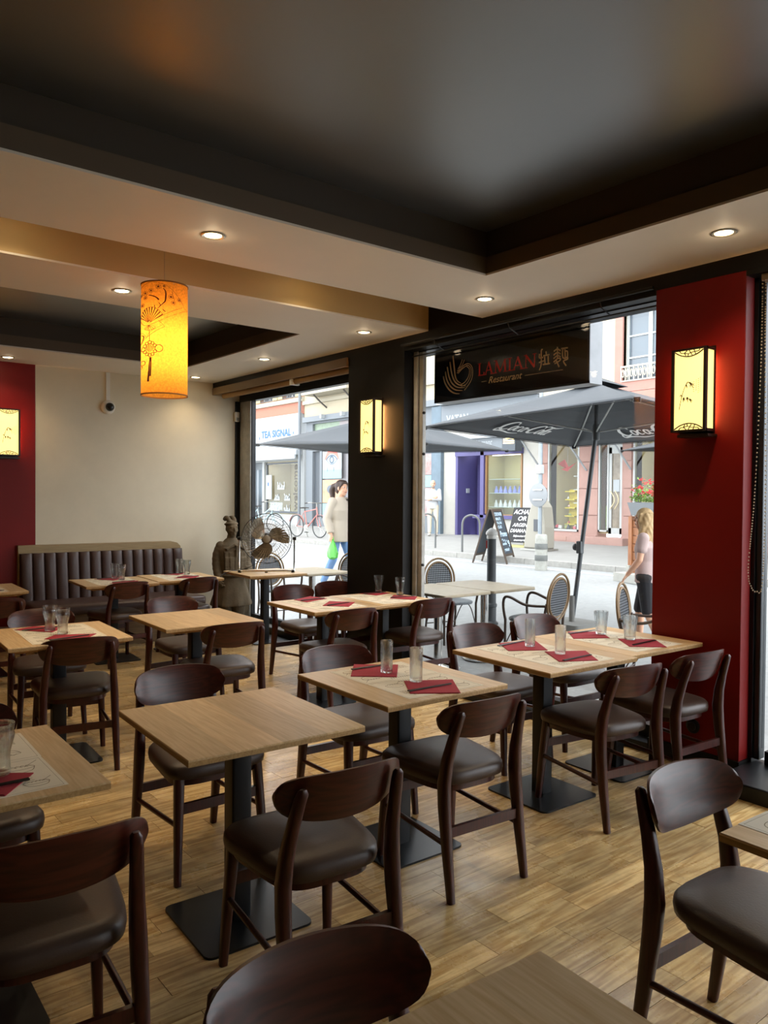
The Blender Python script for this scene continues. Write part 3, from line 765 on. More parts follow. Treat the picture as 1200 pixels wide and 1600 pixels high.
# glasses
def glass_me(kind):
    if kind == 'straight': out = [(.027, 0), (.0285, .003), (.0285, .05), (.029, .1), (.0295, .148), (.0288, .1495)]; fl = .014; t = .0022
    elif kind == 'flared': out = [(.030, 0), (.032, .003), (.0325, .012), (.034, .035), (.038, .08), (.0425, .118), (.0435, .137), (.0428, .1385)]; fl = .016; t = .003
    else: out = [(.029, 0), (.0305, .003), (.030, .02), (.0285, .045), (.030, .068), (.0355, .09), (.0405, .108), (.0415, .118), (.0395, .126), (.0405, .14), (.042, .1495), (.0415, .1505)]; fl = .012; t = .0028
    inner = [(max(r-t, .002), z) for r, z in out if z > fl+.004][::-1]
    inner[0] = (inner[0][0]+.0006, out[-1][1]-.0002)
    prof = [(.001, 0)]+out+inner+[(inner[-1][0]*.92, fl+.001), (.001, fl)]
    return mesh_of('drinking_glass', MB().lathe(prof, 28), M_GLASS, 50)
GM = {k: glass_me(k) for k in ('straight', 'flared', 'curved')}
rr_ = random.Random(5)
for kind, x, y, lab in (
 ('straight', -2.867, 2.296, 'straight tall glass on the far napkin of the table in front of the window pair'),
 ('straight', -2.648, 2.290, 'straight tall glass on the near napkin of the table in front of the window pair'),
 ('straight', -2.901, 3.347, 'straight tall glass on the far napkin of the pair by the red pillar'),
 ('straight', -2.661, 3.313, 'straight tall glass on the near napkin of the pair by the red pillar'),
 ('flared', -2.904, 4.000, 'flared tumbler on the far napkin next to the red pillar, standing by the window'),
 ('flared', -2.690, 3.985, 'flared tumbler on the near napkin next to the red pillar'),
 ('curved', -5.300, 4.150, 'curved glass on the far napkin against the black pillar'),
 ('curved', -5.060, 4.190, 'curved glass on the near napkin of the table at the black pillar'),
 ('curved', -4.973, 1.358, 'curved glass on the far napkin of the single table before the bench'),
 ('curved', -4.804, 1.384, 'curved glass on the near napkin of the single table before the bench'),
 ('curved', -7.688, 2.708, 'curved glass on the far napkin of the bench table nearer the red panel'),
 ('curved', -7.545, 2.725, 'curved glass standing between the napkins of the bench table nearer the red panel'),
 ('curved', -7.842, 3.450, 'curved glass on the far napkin of the bench table nearer the statue'),
 ('curved', -7.690, 3.470, 'curved glass between the napkins of the bench table nearer the statue'),
 ('curved', -2.497, .540, 'curved glass on the lower left table, cut by the left edge')):
    o = put('drinking_glass', GM[kind], None, (x, y, ZT+.0046), rr_.uniform(0, 6)); tag(o, lab, 'glass', kind+' drinking glasses')

# ================================================================== BENCH
bn = thing('banquette', 'brown channel-tufted bench with a pale wooden back board along the cream wall', 'bench', (XL, 2.07, 0))
BL = 1.80
cap = MB(); pr = [(0, .02), (0, 1.045), (BL-.13, 1.045), (BL-.05, 1.025), (BL-.01, .985), (BL, .9), (BL, .02)]
cap.prism(pr, (.012, 0, 0), (0, 1, 0), (0, 0, 1), .05)
obj('back_board', cap, M_BENCHW, bn, smooth=0, bevel=.004)
ns = 15; w_ = (BL-.02)/ns
chn = MB(); rg = []
for k in range(13):
    t = k/12; z = .47+t*.49
    ring = []
    lean = .17-.05*t; top = 1 if t < .9 else sqrt(max(0, 1-((t-.9)/.1)**2))*.6+.4
    for j in range(10):
        a = pi*j/9; ring.append((lean-.03+(.028*top)*sin(a)**.8+.01, -cos(a)*w_*.49, z))
    ring += [(.063, w_*.49, z), (.063, -w_*.49, z)]
    rg.append(ring)
chn.loft(rg); ME_CHN = mesh_of('back_channel', chn, M_LEATHER2, 50)
for i in range(ns): put('back_channel', ME_CHN, bn, (0, .012+w_*(i+.5), 0))
obj('seat_cushion', MB().loft([[(x_, y_, z_) for (x_, y_) in rrect_off] for z_, rrect_off in ((.37, [(p[0]+.43, p[1]+BL/2) for p in rrect(.62, BL-.01, .03)]), (.385, [(p[0]+.43, p[1]+BL/2) for p in rrect(.64, BL, .04)]), (.45, [(p[0]+.43, p[1]+BL/2) for p in rrect(.64, BL, .04)]), (.468, [(p[0]+.43, p[1]+BL/2) for p in rrect(.60, BL-.04, .04)]), (.476, [(p[0]+.43, p[1]+BL/2) for p in rrect(.4, BL-.3, .04)]))]), M_LEATHER2, bn, smooth=60)
obj('plinth', MB().b(.06, .66, .03, BL-.03, 0, .37), wood('brown laminate plinth', '#7d6240', '#5f4729', .5, along='Y', scale=.7, rings=.2), bn, smooth=0)
# ================================================================== PAPER LANTERN
ln = thing('pendant_lantern', 'lit orange paper cylinder lantern with fan and blossom print hanging from the ceiling', 'lamp', (-4.55, 1.904, 2.183))
LR, LH = .136, .657
def lantern_mat():
    m, nt, N, L, b = nodes('lantern paper')
    tc = N.new('ShaderNodeTexCoord'); n = N.new('ShaderNodeTexNoise'); n.inputs['Scale'].default_value = 90; n.inputs['Detail'].default_value = 5
    L.new(tc.outputs['Object'], n.inputs['Vector'])
    mp = N.new('ShaderNodeMapRange'); mp.inputs[1].default_value = .3; mp.inputs[2].default_value = .7; mp.inputs[3].default_value = .72; mp.inputs[4].default_value = 1.1
    L.new(n.outputs['Fac'], mp.inputs[0])
    mx = N.new('ShaderNodeMix'); mx.data_type = 'RGBA'; mx.blend_type = 'MULTIPLY'; mx.inputs[0].default_value = 1
    mx.inputs[6].default_value = srgb('#f2a53a'); L.new(mp.outputs[0], mx.inputs[7])
    t = N.new('ShaderNodeBsdfTranslucent'); L.new(mx.outputs[2], t.inputs[0])
    L.new(mx.outputs[2], b.inputs['Base Color']); b.inputs['Roughness'].default_value = .8
    ms = N.new('ShaderNodeMixShader'); ms.inputs[0].default_value = .75
    L.new(b.outputs[0], ms.inputs[1]); L.new(t.outputs[0], ms.inputs[2]); L.new(ms.outputs[0], N['Material Output'].inputs[0])
    return m
sh = MB(); n_ = 48
sh.loft([[(LR*cos(2*pi*k/n_), LR*sin(2*pi*k/n_), z) for k in range(n_)] for z in (0, .1, .2, .3, .4, .5, LH)], cap=False)
shade = obj('shade', sh, lantern_mat(), ln, smooth=60)
rim = MB()
for z in (0, LH): rim.lathe([(LR-.002, z-.004), (LR+.003, z-.004), (LR+.003, z+.004), (LR-.002, z+.004)], 48, close=True)
obj('rim', rim, pbr('brown bias tape', '#8a5a22', .7), shade)
ink = MB(); ink2 = MB()
def lant(p, h):
    s = max(-.999, min(.999, (p[0]-415)/250)); th = radians(-22.7)+math.asin(s); r = LR+.0008+h
    return Vector((r*cos(th), r*sin(th), LH-(p[1]-190)/1270*LH))
O3 = ((0, 0, 0), (1, 0, 0), (0, 0, 1))
def LS(pts, w, sm=5, mb=ink, closed=False): mb.stroke(pts, w, *O3, th=.0004, fn=lant, smooth=sm, closed=closed)
LS([(168, 250), (230, 215), (300, 205), (430, 240), (520, 310), (590, 400), (627, 470)], 3)
LS([(627, 470), (630, 497), (255, 690), (165, 625)], 4, 6); LS([(600, 466), (395, 582), (255, 665)], 4, 6)
LS([(168, 590), (190, 530), (235, 493), (290, 488), (350, 520), (405, 578)], 4)
for q in ((170, 592), (176, 560), (188, 530), (206, 508), (230, 493), (258, 488), (288, 488), (318, 500), (346, 520), (370, 543), (395, 570)):
    LS([q, (255+(q[0]-255)*.12, 670+(q[1]-670)*.12)], [11, 3], 4, ink2)
LS([(255, 692), (205, 722), (225, 742), (255, 750), (298, 738), (318, 712), (255, 692)], 4, 4)
for q in ((215, 735), (235, 745), (255, 748), (280, 742), (302, 730)): LS([q, (255, 694)], [6, 3], 3, ink2)
LS([(350, 640), (385, 672), (412, 702), (404, 716), (300, 775), (168, 880)], 4); LS([(390, 690), (270, 765), (230, 830)], 3)
LS([(168, 765), (200, 785), (222, 825)], 4); LS([(170, 790), (200, 815), (185, 870), (168, 895)], [5, 14, 10, 4], 4, ink2)
LS([(258, 750), (260, 875)], 5)
for k in range(6):
    a = 215+k*18; LS([(a, 950-(42-abs(k-2.5)*12)), (a, 950+(42-abs(k-2.5)*12))], 5, 2, ink2)
    z = 910+k*17; LS([(262-(46-abs(k-2.5)*12), z), (262+(46-abs(k-2.5)*12), z)], 4, 2)
for cx, cy, r in ((262, 885, 18), (232, 897, 16), (292, 897, 16), (210, 925, 17), (315, 922, 17), (195, 960, 22), (358, 955, 40), (212, 990, 17), (318, 988, 17), (235, 1020, 16), (292, 1020, 16), (262, 1030, 17), (190, 1115, 26), (175, 1160, 12)):
    LS([(cx+r*cos(t*pi/5), cy+r*sin(t*pi/5)) for t in range(10)], 7, 2, closed=True)
LS([(270, 1055), (262, 1100), (245, 1330)], [20, 10, 22], 4, ink2); LS([(274, 1055), (275, 1120), (268, 1270)], [14, 12, 18], 4, ink2)
for cx, cy, r in ((217, 325, 26), (276, 300, 24), (350, 258, 28), (216, 378, 20), (186, 455, 22), (482, 365, 28), (506, 430, 24), (568, 388, 20), (172, 340, 18), (410, 252, 14)):
    for k in range(5):
        a = 2*pi*k/5+.4; LS([(cx+r*.55*cos(a)+r*.5*cos(t*pi/3), cy+r*.55*sin(a)+r*.5*sin(t*pi/3)) for t in range(6)], 2.5, 2, closed=True)
    LS([(cx-r*.32, cy), (cx+r*.32, cy)], r*.62, 1, ink2)
LS([(250, 350), (300, 365), (335, 385), (357, 408)], [7, 12, 14, 18], 4, ink2)
LS([(400, 275), (425, 310), (428, 370), (420, 420), (395, 450), (345, 505)], [6, 13, 16, 14, 9, 5], 4, ink2)
LS([(310, 465), (318, 500)], 7, 1, ink2); LS([(355, 440), (372, 465), (360, 490)], 8, 3, ink2); LS([(395, 515), (425, 540)], 9, 2, ink2); LS([(495, 300), (500, 350), (520, 400)], 4, 3)
obj('printed_motif', ink, pbr('brown lantern ink', '#6a3210', .8), shade, smooth=0)
obj('printed_blossom', ink2, pbr('dark red lantern ink', '#5a1408', .8), shade, smooth=0)
obj('cord', MB().sweep([(0, 0, LH), (0, 0, 1.02)], .0025, 6), pbr('cream cord', '#b8a27a', .6), ln)
obj('spider_fitting', MB().sweep([(-LR, 0, LH-.01), (LR, 0, LH-.01)], .003, 6).sweep([(0, -LR, LH-.01), (0, LR, LH-.01)], .003, 6), M_STEEL, ln)
bu = MB(); bu.lathe([(.012, .56), (.014, .5), (.03, .45), (.033, .42), (.02, .39), (.002, .385)], 16)
obj('bulb', bu, emit('lantern bulb', '#ffd089', 6), ln)
for z, e in ((.34, .55), (.18, .45)):
    l = bpy.data.lights.new('lantern_light', 'POINT'); l.energy = LANTERN_W*e; l.color = WARM; l.shadow_soft_size = .05
    lo = bpy.data.objects.new('lantern_light', l); COL.objects.link(lo); lo.parent = ln; lo.location = (0, 0, z)

# ================================================================== WALL LAMPS (face local -y)
M_SC = emit('lit rice paper', '#ffdc82', SCONCE_E*.26, '#e9d9a0'); M_DARKW = pbr('dark lamp wood', '#1d120b', .45, var=.15, vscale=14)
M_TUBE = emit('sconce tube', '#ffb066', SCONCE_E*26)
M_INK = pbr('brown brush ink', '#3a2208', .8)
def sconce_parts():
    P = []; W_, H_, D_ = .20, .48, .12; f = .009; y = -D_
    fr = MB()
    for sx in (-1, 1):
        fr.b(sx*W_/2-f, sx*W_/2+f, y-.004, y+.014, 0, H_); fr.b(sx*W_/2-f*.8, sx*W_/2+f*.8, -.034, -.02, 0, H_)
        for z in (0, H_-.016): fr.b(sx*W_/2-f, sx*W_/2+f, y, -.02, z, z+.016)
    for z in (0, H_-.012): fr.b(-W_/2, W_/2, y-.004, -.02, z, z+.012)
    fr.b(-W_/2+.02, W_/2+.012, y+.02, 0, -.03, -.014).b(-W_/2-.008, W_/2+.008, -.03, -.018, -.012, H_+.012)
    P.append(('frame', mesh_of('frame', fr, M_DARKW, 0)))
    P.append(('front_panel', mesh_of('front_panel', MB().b(-W_/2+f, W_/2-f, y+.004, y+.008, .01, H_-.01), M_SC, 0)))
    for sx in (-1, 1): P.append(('side_panel', mesh_of('side_panel', MB().b(sx*W_/2-.003, sx*W_/2+.003, y+.014, -.034, .012, H_-.012), M_SC, 0)))
    for top in (0, 1):
        lt = MB(); sg = -1 if top else 1; zb = H_-.012 if top else .012
        Q = lambda p, w=.004, sm=3: lt.stroke([(a, zb+sg*b_) for a, b_ in p], w, (0, y+.003, 0), (1, 0, 0), (0, 0, 1), th=.004, smooth=sm)
        Q([(-.088, .004), (-.05, .026), (0, .036), (.05, .026), (.088, .004)], .006)
        for p in ([(-.06, 0), (-.05, .012), (-.03, .014), (-.02, .03)], [(-.03, .014), (-.012, .0)], [(-.03, .014), (-.005, .02), (.008, .014), (.0, 0)], [(.008, .014), (.02, .03)], [(.008, .014), (.035, .012), (.04, .026)], [(.035, .012), (.03, 0)], [(.035, .012), (.06, .01), (.066, .0)], [(-.005, .02), (-.008, .034)]): Q(p, .004, 1)
        P.append(('fretwork', mesh_of('fretwork', lt, M_DARKW, 0)))
    pk = MB(); S = lambda p, w, sm=3: pk.stroke(p, w, (0, y+.0035, 0), (1, 0, 0), (0, 0, 1), th=.0006, smooth=sm)
    S([(-.06, .13), (-.05, .18), (-.03, .25), (-.005, .29)], .0032)
    rr = random.Random(2)
    for bx, bz in ((-.005, .285), (-.02, .275), (.01, .275), (-.045, .215), (-.03, .20), (-.01, .20), (.0, .19)):
        for k in range(3):
            a = rr.uniform(-2.6, -.4); l = rr.uniform(.015, .032); S([(bx, bz), (bx+l*.5*cos(a), bz+l*.5*sin(a)+.003), (bx+l*cos(a), bz+l*sin(a))], [.0014, .0055, .0012], 2)
    for cx in (.03, .045, .058, .07):
        for k in range(6 if cx < .05 else 8): S([(cx-.002, .285-.011*k+(cx-.03)*.5), (cx+.002, .283-.011*k+(cx-.03)*.5)], .004, 1)
    P.append(('ink_painting', mesh_of('ink_painting', pk, M_INK, 0)))
    return P
SP = sconce_parts()
def sconce(loc, rz, label):
    t = thing('wall_lamp', label, 'lamp', loc, rz, 'rice paper wall lamps')
    for n, m in SP: put(n, m, t)
    for x in (-.062, .062): obj('lamp_tube', MB().sweep([(x, -.016, .05), (x, -.016, .43)], .006, 8), M_TUBE, t)
sconce((-2.455, YF, 1.97), 0, 'rice paper wall lamp with dark fretwork on the red pillar')
sconce((-5.53, YF, 1.965), 0, 'rice paper wall lamp with dark fretwork on the black pillar')
sconce((XL+.006, 1.97, 1.975), radians(90), 'rice paper wall lamp on the red section of the left wall')

# ================================================================== STANDING FAN (front faces local +x)
fa = thing('floor_fan', 'chrome cage fan with three metal blades on the bare table by the window', 'fan', (-7.505, 4.315, .7505), radians(-32))
FZ = .365; FR = .272
tl = lambda x, y, z: (x*cos(.12)+z*sin(.12)*0, y, z)
gm = MB()
for side, s in (('front', 1), ('rear', -1)):
    mb = MB()
    for r_ in (.055, .11, .165, .215, .25): mb.sweep([(s*(.085-.085*(r_/FR)**2.2), r_*cos(2*pi*k/40), FZ+r_*sin(2*pi*k/40)) for k in range(40)], .0024, 4, ref=(1, 0, 0), closed=True)
    for k in range(44):
        a = 2*pi*k/44; pts = []
        for q in range(7):
            r_ = .04+(FR-.04)*q/6; aa = a+.35*(1-q/6); pts.append((s*(.085-.085*(r_/FR)**2.2), r_*cos(aa), FZ+r_*sin(aa)))
        mb.sweep(pts, .0017, 3, ref=(1, 0, 0))
    obj(side+'_guard', mb, M_CHROME, fa)
obj('guard_ring', MB().sweep([(0, FR*cos(2*pi*k/48), FZ+FR*sin(2*pi*k/48)) for k in range(48)], .0045, 8, ref=(1, 0, 0), closed=True), pbr('dark ring', '#4b4a48', .35, metal=.7), fa)
RY = Matrix.Rotation(pi/2, 3, 'Y')
obj('badge', MB().lathe([(.04, .083), (.042, .09), (.03, .096), (.004, .098)], 24, (0, 0, FZ), RY), pbr('tan badge', '#8e8371', .4), fa)
obj('motor', MB().lathe([(.03, -.16), (.06, -.15), (.065, -.08), (.055, -.04), (.03, -.02)], 20, (0, 0, FZ), RY), M_BLACKM, fa)
obj('hub', MB().lathe([(.035, -.02), (.04, 0), (.03, .03), (.01, .035)], 20, (0, 0, FZ), RY), pbr('grey hub', '#6d6b66', .4, metal=.6), fa)
for k in range(3):
    a0 = radians(28+120*k); mb = MB(); rg = []
    for q in range(8):
        t = q/7; r_ = .03+.215*t; half = (.25+.55*sin(pi*min(1, t*.9+.1))**.8)*(1-.35*t); sweep_ = -.55*t*t
        ring = []
        for j in range(9):
            aa = a0+sweep_+half*(-1+2*j/8); x_ = .03*(-1+2*j/8)*1.0
            ring.append((x_, r_*cos(aa), FZ+r_*sin(aa)))
        rg.append(ring)
    top = rg; bot = [[(p[0]-.0025, p[1], p[2]) for p in r] for r in rg]
    for r in range(8): top[r] = top[r]+bot[r][::-1]
    mb.loft(top); obj('blade', mb, pbr('brushed metal blade', '#857c6c', .35, metal=.75), fa, smooth=50)
st = MB().sweep(spline([(-.03, -.30, FZ), (-.03, -.302, .2), (.0, -.30, .03), (.05, -.295, .018), (.09, -.25, .018), (.09, .25, .018), (.05, .295, .018), (.0, .30, .03), (-.03, .302, .2), (-.03, .30, FZ)], 5, 1)[0], .011, 10)
obj('stand', st, M_CHROME, fa)
for s in (-1, 1):
    obj('pivot_knob', MB().lathe([(.02, -.02), (.022, .0), (.015, .02)], 12, (-.03, s*.30, FZ), Matrix.Rotation(pi/2, 3, 'X')), M_BLACKM, fa)
    obj('foot', MB().box((.07, s*.285, .014), (.05, .035, .028)), M_BLACKM, fa, smooth=0, bevel=.006)
obj('foot', MB().box((.09, 0, .008), (.02, .03, .016)), M_BLACKM, fa, smooth=0)
obj('power_cord', MB().sweep(spline([(-.12, -.02, FZ-.05), (-.14, -.1, .1), (-.1, -.28, .012), (-.02, -.40, .006), (.06, -.50, -.06), (.1, -.56, -.3), (.05, -.62, -.6), (.0, -.66, -.742)], 6, 1)[0], .0035, 6), M_BLACKM, fa)

# ================================================================== TERRACOTTA SOLDIER (faces local +x)
tw = thing('terracotta_statue', 'grey brown terracotta soldier statue with topknot standing beside the fan table', 'statue', (-8.30, 4.30, 0), radians(-4))
def soldier(mb):
    E = lambda c, r, R=None: ell(mb, c, r, R)
    # robe from hem to collar
    prof = [(.30, .21, .245), (.32, .21, .246), (.45, .18, .205), (.58, .145, .165), (.66, .135, .155), (.74, .135, .16), (.85, .14, .175), (.95, .125, .185), (1.01, .10, .16), (1.05, .075, .10), (1.08, .06, .07)]
    rg = []
    for z, a, b_ in prof:
        ring = []
        for k in range(40):
            t = 2*pi*k/40; fl = 1+(.035*cos(9*t) if z < .6 else 0)*(.62-z)/.3
            ring.append((a*fl*cos(t), b_*fl*sin(t), z))
        rg.append(ring)
    mb.loft(rg)
    mb.sweep([(-.01, 0, 1.0), (.0, 0, 1.12)], [(.062, .062), (.05, .05)], 16)      # neck
    mb.sweep([(-.005, 0, 1.03), (.0, 0, 1.075)], [(.09, .085), (.068, .068)], 18)    # scarf collar
    E((.012, 0, 1.195), (.078, .064, .092)); E((.03, 0, 1.14), (.05, .048, .05)); E((-.012, 0, 1.225), (.07, .066, .065))
    E((.088, 0, 1.185), (.02, .0125, .026)); E((.075, 0, 1.21), (.014, .009, .03))    # nose
    E((.074, 0, 1.137), (.018, .018, .014)); E((.075, 0, 1.158), (.014, .024, .006)); E((.072, 0, 1.150), (.014, .02, .005))
    for s in (-1, 1):
        E((.07, s*.028, 1.222), (.016, .024, .007)); E((.07, s*.027, 1.205), (.011, .015, .007)); E((.058, s*.036, 1.175), (.02, .02, .022))
        E((.082, s*.022, 1.163), (.008, .018, .005)); E((.0, s*.064, 1.195), (.016, .012, .032))
    # headband, twin topknot
    mb.sweep([(-.012+.076*cos(2*pi*k/24), .07*sin(2*pi*k/24), 1.25+.006*cos(2*pi*k/24)) for k in range(24)], .012, 8, ref=(0, 0, 1), closed=True)
    E((-.01, 0, 1.262), (.068, .062, .035))
    for s in (-1, 1):
        mb.sweep(spline([(.015, s*.03, 1.275), (-.01, s*.034, 1.305), (-.055, s*.034, 1.322), (-.105, s*.03, 1.318), (-.135, s*.028, 1.298)], 4, 1)[0], .0265, 10)
    # arms with ringed sleeves
    for s, P in ((-1, [(-.005, -.135, .995), (-.015, -.172, .90), (-.005, -.186, .79), (.03, -.188, .69), (.06, -.185, .62)]), (1, [(-.005, .135, .995), (-.01, .172, .90), (.01, .19, .80), (.08, .18, .74), (.15, .15, .71)])):
        P2 = spline(P, 6, 1)[0]; R_ = [.054-.012*i/len(P2)+(.004 if i % 3 == 0 else 0) for i in range(len(P2))]
        limb(mb, P2, R_, 14)
        h = Vector(P[-1]); d = (h-Vector(P[-2])).normalized()
        mb.sweep([h-d*.02, h+d*.012], .048, 14)
        E(h+d*.045, (.03, .024, .042))
        for k in range(4): limb(mb, [h+d*.05+Vector((.022-.014*k, s*-.01, 0)), h+d*.085+Vector((.024-.014*k, s*-.02, -.004)), h+d*.09+Vector((.02-.012*k, s*-.04, .012))], [.009, .0085, .007], 8)
        limb(mb, [h+d*.03+Vector((.026, -s*.01, 0)), h+d*.05+Vector((.04, -s*.035, .0))], [.010, .008], 8)
    for s in (-1, 1):
        limb(mb, [(-.01, s*.085, .33), (-.005, s*.085, .18), (-.005, s*.085, .05)], [.085, .074, .062], 14)
        E((.05, s*.085, .04), (.10, .05, .045))
    # armour front: plates, strap, lapel
    for z in (.72, .78, .84, .90, .955):
        for y in (-.11, -.055, 0, .055, .11): mb.box((.132+(.01 if z < .9 else -.006)-y*y*2.0-(.02 if z > .93 else 0), y, z), (.026, .047, .05), rz=y*1.9)
    mb.box((.148, .0, .83), (.02, .022, .36)); mb.box((.12, -.06, .99), (.03, .13, .025), tilt=Matrix.Rotation(.5, 3, 'X')); mb.box((.12, .06, .99), (.03, .13, .025), tilt=Matrix.Rotation(-.5, 3, 'X'))
    mb.sweep([(.146*cos(2*pi*k/32), .166*sin(2*pi*k/32), .655) for k in range(32)], .014, 8, ref=(0, 0, 1), closed=True)
blob('figure', soldier, M_TERRA, tw, voxel=.0075, smooth=2)
obj('base', MB().prism(rrect(.42, .42, .03), (0, 0, 0), (1, 0, 0), (0, 1, 0), .035), M_TERRA, tw, smooth=0, bevel=.006)

# ================================================================== SHOP SIGN outside the middle window
sg = thing('shop_sign', 'black light box sign with bird logo, red and gold restaurant lettering outside the window', 'sign', (-5.265, 4.75, 2.427))
SW, SHH, SD = 1.69, .468, .15
obj('housing', MB().b(0, SW, .002, SD, 0, SHH), pbr('grey sign housing', '#7f8285', .45, metal=.4, var=.1, vscale=8), sg, smooth=0)
obj('face', MB().b(.018, SW-.018, -.003, .003, .018, SHH-.018), pbr('black acrylic', '#060606', .25), sg, smooth=0)
fr = MB().b(0, SW, -.006, .002, 0, .018).b(0, SW, -.006, .002, SHH-.018, SHH).b(0, .018, -.006, .002, 0, SHH).b(SW-.018, SW, -.006, .002, 0, SHH)
obj('border', fr, pbr('black sign border', '#0d0d0e', .35), sg, smooth=0)
SO = ((0, -.0035, 0), (1, 0, 0), (0, 0, 1))
D = {'logo': [[(0.114, 0.231), (0.138, 0.168), (0.192, 0.105), (0.259, 0.067), (0.326, 0.056)], [(0.141, 0.269), (0.16, 0.197), (0.206, 0.135), (0.274, 0.094), (0.362, 0.08)], [(0.165, 0.308), (0.187, 0.224), (0.228, 0.158), (0.296, 0.115), (0.391, 0.102)], [(0.199, 0.347), (0.22, 0.252), (0.258, 0.175), (0.318, 0.133), (0.401, 0.114)], [(0.237, 0.395), (0.253, 0.299), (0.268, 0.215), (0.295, 0.171), (0.342, 0.144)]],
'neck': [[(0.287, 0.238), (0.33, 0.264), (0.381, 0.298), (0.438, 0.301), (0.478, 0.261), (0.482, 0.2), (0.455, 0.143), (0.384, 0.08)], [(0.302, 0.232), (0.36, 0.27), (0.424, 0.289), (0.462, 0.253), (0.457, 0.193), (0.409, 0.133), (0.343, 0.117)], [(0.41, 0.281), (0.442, 0.255), (0.437, 0.2), (0.39, 0.15), (0.325, 0.129)], [(0.354, 0.349), (0.33, 0.304), (0.301, 0.272)], [(0.38, 0.343), (0.355, 0.301), (0.313, 0.273)], [(0.291, 0.259), (0.33, 0.264)]],
'han': [[(1.248, 0.306), (1.233, 0.299), (1.234, 0.194), (1.215, 0.151)], [(1.216, 0.278), (1.216, 0.246), (1.254, 0.246)], [(1.211, 0.211), (1.261, 0.218)], [(1.28, 0.288), (1.284, 0.258)], [(1.253, 0.257), (1.314, 0.259)], [(1.267, 0.249), (1.272, 0.194)], [(1.302, 0.25), (1.304, 0.194)], [(1.25, 0.19), (1.321, 0.19)],
 [(1.391, 0.306), (1.393, 0.22)], [(1.357, 0.277), (1.391, 0.291), (1.422, 0.272)], [(1.355, 0.248), (1.392, 0.265), (1.422, 0.248)], [(1.355, 0.221), (1.392, 0.241), (1.423, 0.226)], [(1.356, 0.195), (1.395, 0.218), (1.421, 0.213), (1.414, 0.199), (1.365, 0.182)], [(1.38, 0.206), (1.41, 0.152)], [(1.427, 0.288), (1.491, 0.286)], [(1.457, 0.286), (1.442, 0.278), (1.445, 0.217), (1.485, 0.217), (1.486, 0.26), (1.462, 0.262)], [(1.463, 0.279), (1.466, 0.219)], [(1.487, 0.217), (1.489, 0.201), (1.45, 0.191), (1.477, 0.152)]]}
M_GOLD = pbr('matt gold vinyl', '#d8bd92', .5); M_SRED = pbr('red vinyl', '#e02a24', .5)
lg = MB()
for p in D['logo']: lg.stroke(p, [.014, .016, .015, .011, .004], *SO, smooth=6)
for p in D['neck']: lg.stroke(p, .0065, *SO, smooth=6)
obj('bird_logo', lg, M_GOLD, sg, smooth=0)
hn = MB()
for p in D['han']: hn.stroke(p, .0105, *SO, smooth=3)
obj('chinese_lettering', hn, M_GOLD, sg, smooth=0)
lt = MB()
def serif(ch, x, w, h=.106, z=.182):
    st, th, sf = .017, .008, .0075
    q = lambda a, wd: lt.stroke([(x+p*w, z+r*h) for p, r in a], wd, *SO)
    sr = lambda cx, top=0, l=.3: lt.stroke([(x+(cx-l/2)*w, z+(h-.003 if top else .003)), (x+(cx+l/2)*w, z+(h-.003 if top else .003))], .006, *SO)
    if ch == 'L': q([(.25, 0), (.25, 1)], st); sr(.25, 1, .5); q([(.05, .03), (.95, .03)], sf); q([(.93, 0), (.97, .25)], sf)
    if ch == 'I': q([(.5, 0), (.5, 1)], st); sr(.5, 1, .9); sr(.5, 0, .9)
    if ch == 'A': q([(.12, 0), (.5, 1)], th); q([(.46, 1), (.84, 0)], st); q([(.24, .34), (.7, .34)], sf); sr(.1, 0, .3); sr(.84, 0, .36)
    if ch == 'M': q([(.14, 0), (.18, 1)], th); q([(.17, 1), (.5, .05)], st); q([(.5, .05), (.83, 1)], th); q([(.84, 1), (.87, 0)], st); sr(.13, 0, .24); sr(.87, 0, .26); sr(.13, 1, .2); sr(.87, 1, .2)
    if ch == 'N': q([(.16, 0), (.16, 1)], th); q([(.14, 1), (.85, 0)], st); q([(.85, 0), (.85, 1)], th); sr(.16, 0, .3); sr(.85, 1, .3); sr(.1, 1, .2)
x_ = .545
for ch, w in (('L', .075), ('A', .105), ('M', .15), ('I', .055), ('A', .122), ('N', .128)): serif(ch, x_, w); x_ += w+.001
obj('red_lettering', lt, M_SRED, sg, smooth=0)
r2 = MB().text('Restaurant', (.672, -.0035, .108), (1, 0, 0), (0, 0, 1), .078, shear=.35, weight=.006, width=.37)
for p in ([(.588, .129), (.649, .13)], [(1.068, .127), (1.446, .127)]): r2.stroke(p, .003, *SO)
obj('small_lettering', r2, M_GOLD, sg, smooth=0)
for x_ in (.3, 1.4): obj('wall_bracket', MB().b(x_-.015, x_+.015, -.26, .02, SHH, SHH+.02), M_BLACKM, sg, smooth=0)
